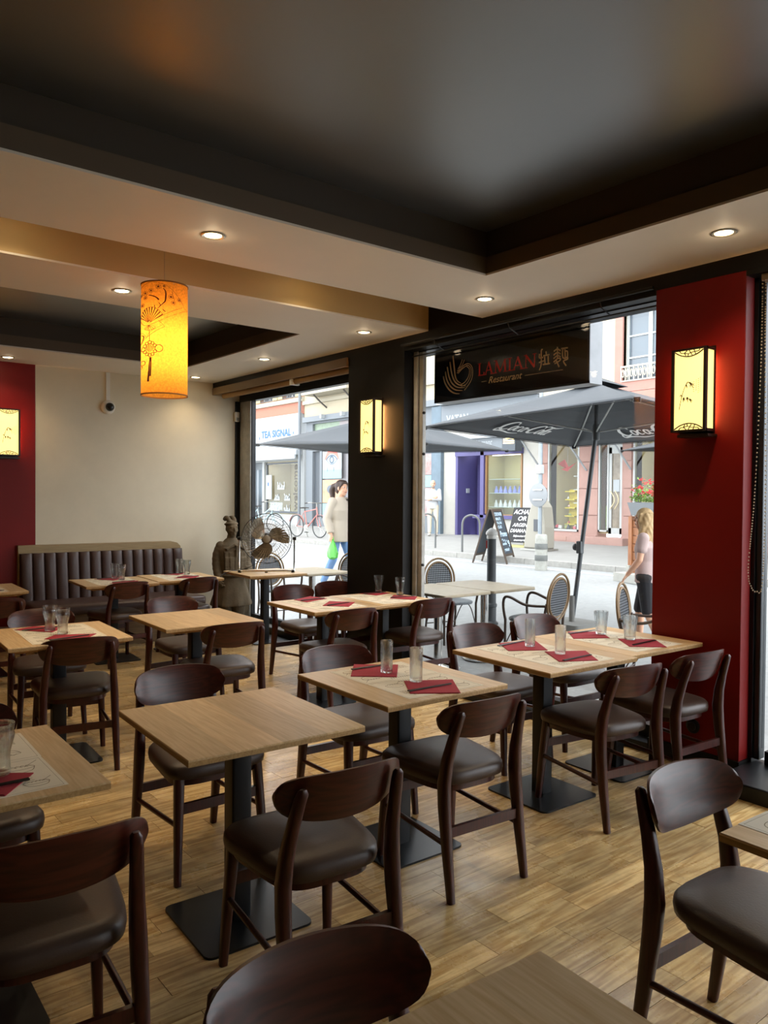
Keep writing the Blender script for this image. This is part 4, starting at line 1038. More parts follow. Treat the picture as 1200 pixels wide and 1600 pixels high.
# ================================================================== GROUND OUTSIDE
ys = [4.5, 5.6, 6.6, 7.2, 9, 12.25]
def ground(name, y0, y1, mat, dz=0, steps=8):
    mb = MB(); rg = []
    for i in range(steps+1):
        y = y0+(y1-y0)*i/steps; z = gz(y)+dz; rg.append([(-48, y, z), (18, y, z), (18, y, z-.3), (-48, y, z-.3)])
    mb.loft(rg); return struct(name, mb, mat)
M_ASPH = pbr('pale street asphalt', '#8e908f', .75, var=.12, vscale=14, bump=.3, bscale=80, world=True)
M_PAVE = pbr('pale pavement', '#8a8985', .75, var=.08, vscale=3, world=True)
ground('street', 4.5, 12.245, M_ASPH, 0, 16)
ground('sidewalk', 12.40, 17.0, M_PAVE, 0, 8)
kb = sroot('kerb')
rk = random.Random(4); x = -40
ME_K = {l: mesh_of('kerb_stone', MB().b(-l/2+.004, l/2-.004, -.07, .075, -.3, .0), pbr('granite kerb', '#9a9892', .7, var=.15, vscale=9), 0) for l in (.8, 1.0, 1.2)}
while x < 10:
    l = rk.choice((.8, 1.0, 1.2)); put('kerb_stone', ME_K[l], kb, (x+l/2, 12.325, .335+rk.uniform(-.004, .004))); x += l
mk = MB()
mk.add([(-48, 11.75, gz(11.75)+.004), (18, 11.75, gz(11.75)+.004), (18, 11.87, gz(11.87)+.004), (-48, 11.87, gz(11.87)+.004)], [(0, 1, 2, 3)])
struct('road_marking', mk, pbr('white road paint', '#e2e2de', .7))

# ================================================================== CAFE FURNITURE ON THE STREET
M_STONE = pbr('beige stone laminate', '#9f947e', .35, var=.12, vscale=12)
def cafe_table(x, y, sx, sy, label):
    g = gz(y); t = thing('cafe_table', label, 'table', (x, y, g), group='stone topped cafe tables'); h = .70-g
    obj('tabletop', MB().prism(rrect(sx, sy, .025), (0, 0, h-.028), (1, 0, 0), (0, 1, 0), .028), M_STONE, t, smooth=30, bevel=.006)
    obj('leg', MB().sweep([(0, 0, .02), (0, 0, h-.03)], .042, 16), M_CHROME, t)
    obj('foot', MB().lathe([(.001, .0), (.22, .0), (.22, .008), (.06, .03), (.042, .04)], 28), M_CHROME, t)
    obj('bracket', MB().b(-.16, .16, -.02, .02, h-.04, h-.028).b(-.02, .02, -.16, .16, h-.04, h-.028), M_BLACKM, t, smooth=0)
cafe_table(-5.535, 5.06, .83, .60, 'beige stone topped cafe table closest to the middle window glass')
cafe_table(-5.535, 5.69, .83, .60, 'beige stone topped cafe table joined behind the one at the middle window')
cafe_table(-7.82, 5.11, .74, .60, 'beige stone topped cafe table outside the left window behind the fan')
def bistro_parts():
    P = []; zc, hh, hw = .665, .225, .20
    ov = lambda k, s: (-.235-.05*((zc+hh*s*sin(k)-.45)/.44)-.0, hw*s*cos(k), zc+hh*s*sin(k))
    fr = MB()
    for s in (1.0, .82): fr.sweep([ov(2*pi*k/36, s) for k in range(36)], .0115, 8, ref=(1, 0, 0), closed=True)
    P.append(('back_frame', mesh_of('back_frame', fr, M_RATTAN, 60)))
    wv = MB(); rg = [[ov(2*pi*k/28, s) for k in range(28)] for s in (.80, .5, .2, .02)]
    rg2 = [[(p[0]-.006, p[1], p[2]) for p in r] for r in rg[::-1]]; wv.loft(rg+rg2, cap=True)
    P.append(('woven_back', mesh_of('woven_back', wv, weave_mat(), 60)))
    se = MB(); O_ = lambda s, z: [((.22 if cos(a) > 0 else .20)*s*math.copysign(abs(cos(a))**.7, cos(a)), .215*s*math.copysign(abs(sin(a))**.7, sin(a)), z) for a in (2*pi*k/32 for k in range(32))]
    se.loft([O_(.98, .425), O_(1, .435), O_(1, .448), O_(.96, .455), O_(.5, .45), O_(.05, .449)])
    P.append(('seat', mesh_of('seat', se, M_WEAVE, 60)))
    for s in (-1, 1):
        P.append(('leg', mesh_of('leg', MB().sweep([(.20, s*.2, 0), (.195, s*.2, .44)], .013, 8), M_DKFRAME, 60)))
        P.append(('leg', mesh_of('leg', MB().sweep([(-.24, s*.19, 0), (-.2, s*.185, .3), (-.21, s*.185, .46), (-.245, s*.19, .62)], .013, 8), M_DKFRAME, 60)))
        P.append(('armrest', mesh_of('armrest', MB().sweep(spline([(.195, s*.2, .43), (.21, s*.215, .56), (.19, s*.225, .645), (.12, s*.23, .655), (-.05, s*.235, .60), (-.24, s*.195, .60)], 6, 1)[0], .013, 8), M_DKFRAME, 60)))
        P.append(('brace', mesh_of('brace', MB().sweep(spline([(.19, s*.2, .2), (.1, s*.2, .36), (0, s*.2, .41), (-.1, s*.195, .36), (-.2, s*.187, .2)], 5, 1)[0], .006, 6), M_DKFRAME, 60)))
    P.append(('stretcher', mesh_of('stretcher', MB().sweep([(.19, -.2, .2), (.19, .2, .2)], .007, 6).sweep([(-.21, -.187, .18), (-.21, .187, .18)], .007, 6), M_DKFRAME, 60)))
    return P
def weave_mat():
    m, nt, N, L, b = nodes('black and white weave')
    tc = N.new('ShaderNodeTexCoord'); ck = N.new('ShaderNodeTexChecker'); ck.inputs['Scale'].default_value = 62
    mp = N.new('ShaderNodeMapping'); mp.inputs['Rotation'].default_value = (radians(45), 0, 0); mp.inputs['Scale'].default_value = (.0, 1, 1)
    L.new(tc.outputs['Object'], mp.inputs['Vector']); L.new(mp.outputs[0], ck.inputs['Vector'])
    ck.inputs['Color1'].default_value = srgb('#20242a'); ck.inputs['Color2'].default_value = srgb('#a8adb2')
    L.new(ck.outputs['Color'], b.inputs['Base Color']); b.inputs['Roughness'].default_value = .6
    return m
BP = bistro_parts()
def bistro(x, y, deg, label):
    t = thing('bistro_chair', label, 'chair', (x, y, gz(y)), radians(deg), 'rattan bistro chairs on the street')
    for n, m in BP: put(n, m, t)
bistro(-6.27, 5.92, -12, 'rattan bistro chair with oval woven back behind the joined cafe tables')
bistro(-4.98, 5.80, 190, 'rattan bistro chair turned side-on at the cafe tables, arm pointing at them')
bistro(-3.66, 5.78, 20, 'rattan bistro chair in front of the fair haired girl')
bistro(-8.66, 5.16, -4, 'rattan bistro chair seen through the cage fan')
bistro(-8.15, 5.68, -80, 'rattan bistro chair half hidden by the black pillar')

# ================================================================== PARASOLS
M_CANV = pbr('dark grey canvas', '#3d4145', .85, var=.06, vscale=5)
M_POLE = pbr('dark grey pole', '#4a4e50', .4, metal=.3)
M_RIB = pbr('white rib', '#9da19f', .5)
M_LOGO = pbr('white screen print', '#d8d8d6', .7)
def drink_script(o, ex, ey, w):
    """the white drink wordmark: C o c a - C o l a in round script with a tail under the first letter"""
    mb = MB(); k = w/4.1; nrm = ex.cross(ey).normalized()*.004; o = o-ex*(w/2)-ey*(.4*k)+nrm
    S = lambda p, ww, c=False: mb.stroke([((x+.18*y)*k, y*k) for x, y in p], [q*k for q in ww] if isinstance(ww, list) else ww*k, o, ex, ey, th=.001, smooth=5, closed=c)
    for dx in (0, 2.2):
        S([(dx+.82, .74), (dx+.72, .93), (dx+.5, .98), (dx+.25, .8), (dx+.12, .45), (dx+.2, .12), (dx+.45, .0), (dx+.72, .16)], [.05, .1, .1, .15, .2, .2, .12, .05])
    S([(.16, .3), (.02, .0), (.1, -.2), (.45, -.14), (.9, -.2), (1.4, -.3), (2.0, -.22)], [.05, .1, .13, .15, .12, .1, .03])
    S([(2.95, .86), (3.15, 1.02), (3.5, .92), (3.85, .95), (4.15, 1.1)], [.04, .1, .12, .1, .03])
    for cx in (.98, 3.16): S([(cx+.15*cos(t*pi/6), .3+.27*sin(t*pi/6)) for t in range(12)], .12, True)
    S([(1.52, .48), (1.42, .57), (1.28, .48), (1.24, .25), (1.34, .04), (1.55, .12)], [.08, .08, .12, .13, .11, .05])
    for cx in (1.78, 3.72):
        S([(cx+.13*cos(t*pi/6), .28+.26*sin(t*pi/6)) for t in range(12)], .11, True); S([(cx+.17, .55), (cx+.15, .2), (cx+.2, .03), (cx+.3, .08)], [.12, .12, .1, .05])
    S([(2.06, .36), (2.2, .38)], .1); S([(3.42, .2), (3.55, .7), (3.5, .98), (3.42, .85), (3.42, .2), (3.48, .04), (3.56, .1)], [.05, .08, .08, .1, .12, .1, .05])
    return mb
def parasol(label, corners, peak, foot, logo=()):
    g = gz(foot[1]); O = Vector((foot[0], foot[1], g))
    t = thing('parasol', label, 'parasol', tuple(O), group='dark grey street parasols')
    C_ = [Vector(c)-O for c in corners]; P = Vector(peak)-O
    mb = MB(); N_ = 8
    def pt(i, s, u):
        a, b_ = C_[i], C_[(i+1) % 4]; e = a+(b_-a)*u; e = e+Vector((0, 0, .05*sin(pi*u)*0)); q = P+(e-P)*s
        return q-Vector((0, 0, .10*sin(pi*s)*(.3+.7*abs(2*u-1)**1.5)*0+.05*sin(pi*s)*(1-abs(2*u-1))))
    for i in range(4):
        base = len(mb.v)
        for a in range(N_+1):
            for b_ in range(N_+1): mb.v.append(tuple(pt(i, max(.03, a/N_), b_/N_)))
        mb.f += [(base+a*(N_+1)+b_, base+(a+1)*(N_+1)+b_, base+(a+1)*(N_+1)+b_+1, base+a*(N_+1)+b_+1) for a in range(N_) for b_ in range(N_)]
    cn = obj('canopy', mb, M_CANV, t, smooth=60)
    sd = cn.modifiers.new('cloth', 'SOLIDIFY'); sd.thickness = .004
    hem = MB()
    for i in range(4): hem.sweep([pt(i, 1.0, u/8)+Vector((0, 0, -.012)) for u in range(9)], (.004, .014), 6, ref=(0, 0, 1))
    obj('hem', hem, pbr('black hem', '#26292b', .8), t)
    cap = MB()
    for i in range(4): cap.add([P+Vector((0, 0, .07)), P+(C_[i]-P)*.17+Vector((0, 0, .045)), P+(C_[(i+1) % 4]-P)*.17+Vector((0, 0, .045))], [(0, 1, 2)])
    c2 = obj('vent_cap', cap, M_CANV, t, smooth=0); sd = c2.modifiers.new('cloth', 'SOLIDIFY'); sd.thickness = .004
    hub = P-Vector((0, 0, .10)); low = P-Vector((0, 0, .55))
    obj('pole', MB().sweep([(0, 0, .05), low, P+Vector((0, 0, .02))], [.026, .026, .022], 14), M_POLE, t)
    obj('collar', MB().lathe([(.03, -.09), (.042, -.08), (.042, .05), (.034, .09)], 14, tuple(low)), M_POLE, t)
    kz = P*.33
    obj('crank_box', MB().box(tuple(kz), (.065, .065, .14)), M_POLE, t, smooth=0, bevel=.01)
    obj('knob', MB().lathe([(.01, 0), (.035, .03), (.042, .05), (.038, .075), (.015, .085)], 14, tuple(kz+Vector((-.0, 0, 0))), Matrix.Rotation(-pi/2, 3, 'Y')), M_POLE, t)
    for i in range(4):
        for u in (0,):
            e = pt(i, 1.0, u); a = hub; mid = a+(e-a)*.55-Vector((0, 0, .035))
            obj('rib', MB().sweep([a, mid, e-Vector((0, 0, .015))], .009, 6), M_RIB, t)
            obj('strut', MB().sweep([low, mid], .008, 6), M_RIB, t)
        obj('corner_cap', MB().box(tuple(C_[i]+(P-C_[i]).normalized()*.03-Vector((0, 0, .02))), (.06, .06, .045), rz=.7), M_BLACKM, t, smooth=0, bevel=.008)
    obj('foot', MB().prism(rrect(.5, .5, .06), (0, 0, 0), (1, 0, 0), (0, 1, 0), .07).sweep([(0, 0, .06), (0, 0, .36)], .034, 14), pbr('concrete foot', '#777773', .8), t)
    for i in logo:
        a, b_ = C_[i], C_[(i+1) % 4]; ex = (b_-a).normalized(); e = a+(b_-a)*.5; up = P-e; ey = (up-ex*up.dot(ex)).normalized()
        c = pt(i, .74, .5)
        if ex.cross(ey).z > 0: ex = -ex
        obj('lettering', drink_script(c+ex.cross(ey).normalized()*.012, ex, ey, .98), M_LOGO, t, smooth=0, label='white drink lettering')
    return t
parasol('dark grey parasol with white drink lettering, just outside the middle window', [(-3.70, 5.54, 2.40), (-6.87, 6.0, 2.40), (-7.07, 9.05, 2.32), (-3.9, 8.6, 2.32)], (-5.40, 7.30, 2.87), (-5.56, 7.12), logo=(1, 2))
parasol('dark grey parasol partly hidden behind the black pillar', [(-10.97, 6.1, 2.40), (-8.15, 7.2, 2.33), (-9.25, 10.06, 2.40), (-12.1, 8.95, 2.4)], (-10.1, 8.1, 2.95), (-10.1, 8.1))
parasol('far grey parasol across the street, only one corner showing beside the red pillar', [(-9.56, 13.75, 2.57), (-6.9, 12.5, 2.57), (-5.7, 15.2, 2.57), (-8.4, 16.2, 2.57)], (-7.6, 14.4, 3.0), (-7.6, 14.4))

# ================================================================== STREET FURNITURE
M_IRON = pbr('dark grey cast iron', '#3c4042', .5, metal=.2, var=.1)
b1 = thing('bollard', 'dark iron bollard with white cap standing behind the cafe tables', 'bollard', (-6.37, 6.66, gz(6.66)))
obj('post', MB().lathe([(.085, 0), (.085, .02), (.062, .04), (.062, .2), (.07, .21), (.07, .235), (.058, .25), (.058, .36), (.066, .37), (.066, .39), (.055, .4), (.052, 1.0), (.055, 1.01)], 12), M_IRON, b1)
obj('cap', MB().lathe([(.058, 1.0), (.058, 1.04), (.07, 1.05), (.068, 1.075), (.05, 1.10), (.02, 1.12), (.002, 1.125)], 16), pbr('white enamel', '#b8b8b4', .5), b1)
obj('sticker', MB().box((-.050, -.02, .93), (.012, .05, .09), rz=.35), pbr('red sticker', '#b8342c', .6), b1, smooth=0)
b2 = thing('concrete_post', 'short weathered white post with dark bands at the far kerb', 'post', (-9.8, 11.6, gz(11.6)))
obj('post', MB().lathe([(.12, 0), (.115, .25), (.115, .58), (.11, .66), (.10, .68), (.002, .685)], 16), pbr('weathered white paint', '#a2a29a', .8, var=.2, vscale=9), b2)
for z in (.18, .40): obj('band', MB().lathe([(.117, z), (.122, z+.01), (.122, z+.10), (.117, z+.11)], 16, close=True), pbr('dull grey band', '#6d6f6c', .8, var=.2), b2)
def arch(x, y, deg, label):
    t = thing('bike_rack', label, 'bike rack', (x, y, gz(y)), radians(deg), 'tubular bike racks')
    obj('hoop', MB().sweep(spline([(-.2, 0, -.05), (-.2, 0, .5), (-.19, 0, .68), (-.13, 0, .79), (0, 0, .84), (.13, 0, .79), (.19, 0, .68), (.2, 0, .5), (.2, 0, -.05)], 4, 1)[0], .024, 10, ref=(0, 1, 0)), pbr('worn steel tube', '#6f7170', .4, metal=.6), t)
arch(-12.75, 12.65, 40, 'steel hoop bike rack in front of the purple doorway')
arch(-14.25, 12.65, 60, 'steel hoop bike rack near the standing man')
# A-board
ab = thing('sandwich_board', 'black framed chalkboard sandwich board covered in pale handwriting', 'sign', (-11.42, 12.02, gz(12.02)), radians(24))
def board(s):
    t = Matrix.Rotation(s*radians(-17), 3, 'Y'); return t
for s in (1, -1):
    ang = s*radians(17); ex = Vector((0, s, 0)); ey = Vector((-s*sin(radians(17)), 0, cos(radians(17))))
    o = Vector((s*.36, -s*.29, 0)); fr = MB()
    for u in (0, .54): fr.prism([(u, 0), (u+.04, 0), (u+.04, 1.17), (u, 1.17)], o, ex, ey, .03)
    for v in (.16, 1.12): fr.prism([(.04, v), (.54, v), (.54, v+.05), (.04, v+.05)], o, ex, ey, .03)
    fm = obj('board_frame', fr, pbr('dark brown board frame', '#463a30', .6), ab, smooth=0)
    obj('chalkboard', MB().prism([(.04, .2), (.54, .2), (.54, 1.13), (.04, 1.13)], o+ex.cross(ey)*.008, ex, ey, .012), pbr('slate', '#39434c', .7), fm, smooth=0)
    if s == 1:
        tx = MB(); oo = o+ex.cross(ey)*.022
        for ln_, v, h, sx in (('CORDONNERIE', 1.03, .10, .44), ('MINUTE', .93, .085, .3), ('TALONS', .85, .075, .3), ('CLES', .76, .08, .24)): tx.text(ln_, oo+ex*.07+ey*v, ex, ey, h, shear=.1, width=sx, weight=.02)
        tx.text('Promo', oo+ex*.08+ey*.58, ex, ey, .17, shear=.3, width=.42, weight=.02)
        for k in range(4): tx.stroke([(.09+.1*k, .50-.02*k), (.15+.1*k, .53-.015*k), (.16+.1*k, .47)], .012, oo, ex, ey, smooth=3)
        for ln_, v, h, sx in (('semelles', .40, .085, .25), ('gratuit', .27, .10, .32)): tx.text(ln_, oo+ex*.08+ey*v, ex, ey, h, shear=.3, width=sx, weight=.02)
        tx.text('9', oo+ex*.42+ey*.35, ex, ey, .2, weight=.02)
        obj('chalk_writing', tx, pbr('pale blue chalk', '#c4dcec', .8), fm, smooth=0)
gs = thing('gold_buyer_sign', 'black leaning poster sign with white lettering about buying gold', 'sign', (-12.72, 14.25, gz(14.25)), radians(15))
exv, eyv = Vector((1, 0, .0)), Vector((.05, .18, 1)).normalized()
obj('panel', MB().prism([(-.36, .12), (.28, .12), (.28, .98), (-.28, .98)], (0, 0, 0), exv, eyv, -.02), pbr('black poster', '#141416', .5), gs, smooth=0)
obj('stand', MB().b(-.34, .3, .0, .3, 0, .05).sweep([(0, .25, .02), (0, .18, .9)], .015, 6), pbr('pale yellow stand', '#b7b27c', .7), gs, smooth=0)
tx = MB(); oo = Vector((0, -.004, 0))
for s_, v, h, w in (('ACHAT', .82, .15, .5), ('OR', .66, .15, .22), ('ARGENT', .51, .12, .48), ('DIAMANTS', .37, .12, .56), ('bijouterie', .26, .07, .36), ('ouvert', .16, .07, .3)): tx.text(s_, oo+exv*(-.02)+eyv*v, exv, eyv, h, shear=.25, width=w, align='CENTER', weight=.02)
obj('lettering', tx, pbr('white poster print', '#e4e4e4', .7), gs, smooth=0)
ts = thing('traffic_sign', 'tall pale pole with the back of a round traffic sign', 'sign', (-11.45, 13.5, gz(13.5)))
obj('pole', MB().sweep([(0, 0, 0), (0, 0, 5.2)], .045, 12), pbr('pale galvanised pole', '#8f989e', .5, metal=.3, var=.1), ts)
obj('disc', MB().lathe([(.26, 0), (.262, .012), (.25, .016), (.002, .018)], 28, (0, -.06, 1.28), Matrix.Rotation(pi/2, 3, 'X')), pbr('back of sign', '#85888a', .5, metal=.3), ts)
for z in (1.18, 1.40): obj('bracket', MB().b(-.13, .13, -.1, .05, z-.015, z+.015), M_STEEL, ts, smooth=0)
obj('junction_box', MB().b(-.07, .07, -.1, .05, 1.75, 1.95), pbr('white box', '#b0b4b5', .6), ts, smooth=0, bevel=.02)
tb = thing('curved_bin', 'beige curved litter bin on the far pavement beside the traffic sign', 'bin', (-11.85, 13.95, gz(13.95)))
obj('shell', MB().prism([(-.32, 0), (.3, 0), (.3, .5), (.24, .95), (.1, 1.12), (-.05, 1.1), (-.18, .8), (-.26, .4)], (0, -.18, .05), (1, 0, 0), (0, 0, 1), -.36), pbr('beige bin plastic', '#9a968a', .6), tb, smooth=0, bevel=.03)
obj('opening', MB().b(.0, .2, -.2, -.17, .45, .72), pbr('dark opening', '#55585c', .7), tb, smooth=0); obj('base', MB().b(-.36, .36, -.24, .24, 0, .05), M_STEEL, tb, smooth=0)
pl = thing('planter_screen', 'tall wooden planter screen with a grey trough of red geraniums', 'planter', (-7.62, 11.35, gz(11.35)), radians(-20)); pl.scale = (.8, .8, .89)
obj('post', MB().b(-.10, .02, -.06, .06, .0, 1.22).b(.7, .82, -.06, .06, 0, 1.22), wood('orange brown timber', '#a06a42', '#7a4a2a', .6, along='Z'), pl, smooth=0, bevel=.006)
for k in range(6): obj('slat', MB().b(.02, .7, -.03, .03, .25+.155*k, .385+.155*k), wood('orange brown timber', '#a06a42', '#7a4a2a', .6, along='Z'), pl, smooth=0)
obj('foot', MB().b(-.26, 1.0, -.3, .3, 0, .16).b(-.1, .0, -.1, .1, .16, .3), pbr('grey concrete foot', '#a5a49c', .8, var=.1), pl, smooth=0)
obj('trough', MB().loft([[(-.02+.06, -.09, 1.24), (.9-.06, -.09, 1.24), (.84, .09, 1.24), (.04, .09, 1.24)], [(-.05, -.13, 1.48), (.95, -.13, 1.48), (.95, .13, 1.48), (-.05, .13, 1.48)]]), pbr('grey trough', '#6f7375', .6), pl, smooth=0)
lf = MB(); fl = MB(); rp_ = random.Random(9)
for k in range(420):
    a = rp_.uniform(0, 2*pi); c = Vector((rp_.uniform(.0, .9), rp_.gauss(0, .07), 1.5+abs(rp_.gauss(0, .13)))); s = rp_.uniform(.02, .04)
    M3 = Euler((rp_.uniform(-1, 1), rp_.uniform(-1, 1), a)).to_matrix(); lf.add([c+M3 @ Vector(p) for p in ((-s, 0, 0), (0, -s*.7, .006), (s, 0, 0), (0, s*.7, .006))], [(0, 1, 2, 3)])
for k in range(26):
    c = Vector((rp_.uniform(.02, .9), rp_.gauss(0, .06), 1.62+abs(rp_.gauss(0, .12))))
    for q in range(9):
        d = Vector((rp_.gauss(0, .025), rp_.gauss(0, .025), rp_.gauss(0, .02))); ell(fl, c+d, (.016, .016, .010), n=5, m=3)
obj('leaves', lf, pbr('geranium leaves', '#6f8a3e', .7, var=.2), pl, smooth=0, kind='stuff'); obj('blossom', fl, pbr('red geranium', '#c83a3e', .7), pl, kind='stuff')
# ================================================================== BICYCLES
def bicycle(x, y, deg, col, label, basket=None, step=False):
    t = thing('bicycle', label, 'bicycle', (x, y, gz(y)), radians(deg), 'bicycles parked across the street'); r = .335
    mt = pbr('bicycle paint '+col, col, .35, coat=.3); W1, W2 = Vector((-.52, 0, r)), Vector((.54, 0, r))
    for wv in (W1, W2):
        w = obj('wheel', MB().sweep([wv+Vector((r*.95*cos(2*pi*k/32), 0, r*.95*sin(2*pi*k/32))) for k in range(32)], .017, 8, ref=(0, 1, 0), closed=True), pbr('tyre rubber', '#3c3d3e', .8), t)
        sp = MB()
        for k in range(18): a = 2*pi*k/18; sp.sweep([wv+Vector((0, .02*(-1)**k, 0)), wv+Vector((r*.92*cos(a), 0, r*.92*sin(a)))], .0016, 3)
        sp.sweep([wv+Vector((0, -.04, 0)), wv+Vector((0, .04, 0))], .02, 8)
        obj('spokes', sp, M_CHROME, w)
        obj('mudguard', MB().sweep([wv+Vector(((r+.025)*cos(a), 0, (r+.025)*sin(a))) for a in [radians(20+14*k) for k in range(11)]], (.022, .004), 6, ref=(0, 1, 0)), mt, t)
    S_, BB, Hd, Hl = Vector((-.14, 0, .80)), Vector((-.04, 0, .29)), Vector((.40, 0, .86)), Vector((.43, 0, .70))
    f = MB(); top = Vector((-.08, 0, .50)) if step else S_-Vector((0, 0, .03))
    for a, b_, q in ((BB, S_, .017), (BB, Hl, .02), (top, Hd, .017), (BB, W1, .011), (S_, W1, .009)): f.sweep([a, b_], q, 8)
    f.sweep([Hd+Vector((-.01, 0, .06)), Hl], .021, 8)
    obj('frame', f, mt, t)
    fk = MB()
    for s in (-1, 1): fk.sweep([Hl+Vector((0, s*.03, 0)), (Hl+W2)/2+Vector((-.01, s*.05, -.03)), W2+Vector((0, s*.05, 0))], .012, 6)
    obj('fork', fk, mt, t)
    obj('handlebar', MB().sweep([Hd, Hd+Vector((.0, 0, .17))], .013, 8).sweep(spline([(.22, -.28, 1.03), (.36, -.24, 1.05), (.42, -.1, 1.04), (.42, .1, 1.04), (.36, .24, 1.05), (.22, .28, 1.03)], 4, 1)[0], .012, 6), M_STEEL, t)
    for s in (-1, 1): obj('grip', MB().sweep([(.20, s*.285, 1.03), (.30, s*.262, 1.04)], .017, 8), M_STICK, t)
    obj('saddle', MB().loft([[(-.28, -.09, .90), (-.28, .09, .90), (-.28, .07, .87), (-.28, -.07, .87)], [(-.14, -.06, .91), (-.14, .06, .91), (-.14, .05, .87), (-.14, -.05, .87)], [(.02, -.02, .90), (.02, .02, .90), (.02, .018, .88), (.02, -.018, .88)]]).sweep([S_, (-.15, 0, .88)], .013, 8), pbr('saddle', '#2b2825', .6), t)
    obj('crank', MB().lathe([(.09, -.006), (.095, 0), (.09, .006)], 18, tuple(BB+Vector((0, -.05, 0))), Matrix.Rotation(pi/2, 3, 'X')).sweep([BB+Vector((0, -.07, 0)), BB+Vector((.1, -.07, -.13))], .01, 6).sweep([BB+Vector((0, .07, 0)), BB+Vector((-.1, .07, .13))], .01, 6), M_STEEL, t)
    for s in (-1, 1): obj('pedal', MB().box(tuple(BB+Vector((-.1*s, .11*s, .13*s))), (.09, .08, .02)), M_STICK, t, smooth=0)
    if basket:
        bk = MB(); z0, z1 = .78, 1.02
        for z in (z0, (z0+z1)/2, z1): bk.sweep([(.45, -.16, z), (.45, .16, z), (.72, .16, z), (.72, -.16, z)], .006, 5, closed=True, ref=(0, 0, 1))
        for k in range(9):
            for s in (-1, 1): bk.sweep([(.45+.034*k, s*.16, z0), (.45+.034*k, s*.16, z1)], .004, 4); bk.sweep([(.45 if s < 0 else .72, -.16+.04*k, z0), (.45 if s < 0 else .72, -.16+.04*k, z1)], .004, 4)
        bk.b(.45, .72, -.16, .16, z0-.005, z0+.005)
        obj('basket', bk, pbr('basket '+basket, basket, .5), t, smooth=0)
    obj('kickstand', MB().sweep([(-.12, .02, .27), (-.16, .14, .0)], .009, 6), M_STEEL, t)
bicycle(-25.0, 12.85, 18, '#86a8d8', 'blue step-through bicycle with a crate, nearest the tea shop window', '#7fa6d6', True)
bicycle(-23.0, 13.0, 28, '#a9c9cf', 'pale turquoise bicycle with basket, second behind the fan', '#c9d6d6', True)
bicycle(-19.9, 12.85, 8, '#b06a62', 'reddish bicycle with a level top tube right of the fan')
bicycle(-17.7, 12.85, 15, '#8f979b', 'grey bicycle partly hidden behind the walking woman')
bicycle(-26.6, 13.1, 30, '#4f5a66', 'dark bicycle at the left jamb of the left window')
bl_ = thing('child_seat', 'blue moulded child seat standing on the blue bicycle carrier', 'seat', (-24.55, 12.98, gz(12.98)+.95), radians(18))
obj('shell', MB().prism([(-.16, 0), (.2, 0), (.2, .1), (.02, .14), (-.06, .5), (-.16, .72), (-.24, .68)], (0, .15, 0), (1, 0, 0), (0, 0, 1), .3), pbr('blue plastic', '#5f8fd0', .5), bl_, smooth=0, bevel=.02)
obj('carrier', MB().b(-.2, .25, -.1, .1, -.05, 0).b(-.15, -.12, -.1, .1, -.55, -.05), M_STEEL, bl_, smooth=0)

# ================================================================== HOUSES ACROSS THE STREET
WY = 16.5
def wall(x0, x1, z0, z1, holes=(), y=WY, d=.35):
    xs = sorted({x0, x1, *[min(max(h, x0), x1) for o in holes for h in o[:2]]}); zs = sorted({z0, z1, *[min(max(h, z0), z1) for o in holes for h in o[2:4]]}); mb = MB()
    for a, b_ in zip(xs, xs[1:]):
        for c, e in zip(zs, zs[1:]):
            if not any(o[0]-1e-6 <= a and b_ <= o[1]+1e-6 and o[2]-1e-6 <= c and e <= o[3]+1e-6 for o in holes): mb.b(a, b_, y, y+d, c, e)
    return mb
M_WFR = pbr('white window paint', (182, 186, 184), .5); M_DGL = pbr('dark house glass', '#5f6a72', .12, spec=.8)
def window(par, x0, x1, z0, z1, muntins=2, y=WY+.12, surround=None, shutters=None, sashes=2):
    w = obj('window', MB().b(x0, x1, y, y+.06, z0, z0+.07).b(x0, x1, y, y+.06, z1-.07, z1).b(x0, x0+.07, y, y+.06, z0, z1).b(x1-.07, x1, y, y+.06, z0, z1), M_WFR, par, smooth=0)
    sw = (x1-x0-.14)/sashes
    for s in range(sashes):
        a = x0+.07+sw*s
        if s: obj('mullion', MB().b(a-.05, a+.05, y-.01, y+.05, z0, z1), M_WFR, w, smooth=0)
        for k in range(muntins+1):
            c, e = z0+.07+(z1-z0-.14)*k/(muntins+1), z0+.07+(z1-z0-.14)*(k+1)/(muntins+1)
            obj('pane', MB().b(a, a+sw, y+.03, y+.04, c, e), M_DGL, w, smooth=0)
            if k: obj('muntin', MB().b(a, a+sw, y+.0, y+.05, c-.02, c+.02), M_WFR, w, smooth=0)
    if surround: obj('surround', MB().b(x0-.22, x0, WY-.05, WY+.1, z0-.25, z1+.2).b(x1, x1+.22, WY-.05, WY+.1, z0-.25, z1+.2).b(x0-.22, x1+.22, WY-.05, WY+.1, z1, z1+.2).b(x0-.22, x1+.22, WY-.08, WY+.1, z0-.25, z0), surround, w, smooth=0)
    if shutters:
        for s in (-1, 1):
            xa = x0-.42 if s < 0 else x1+.02; sh = obj('shutter', MB().b(xa, xa+.40, WY-.06, WY-.02, z0, z1), shutters, w, smooth=0)
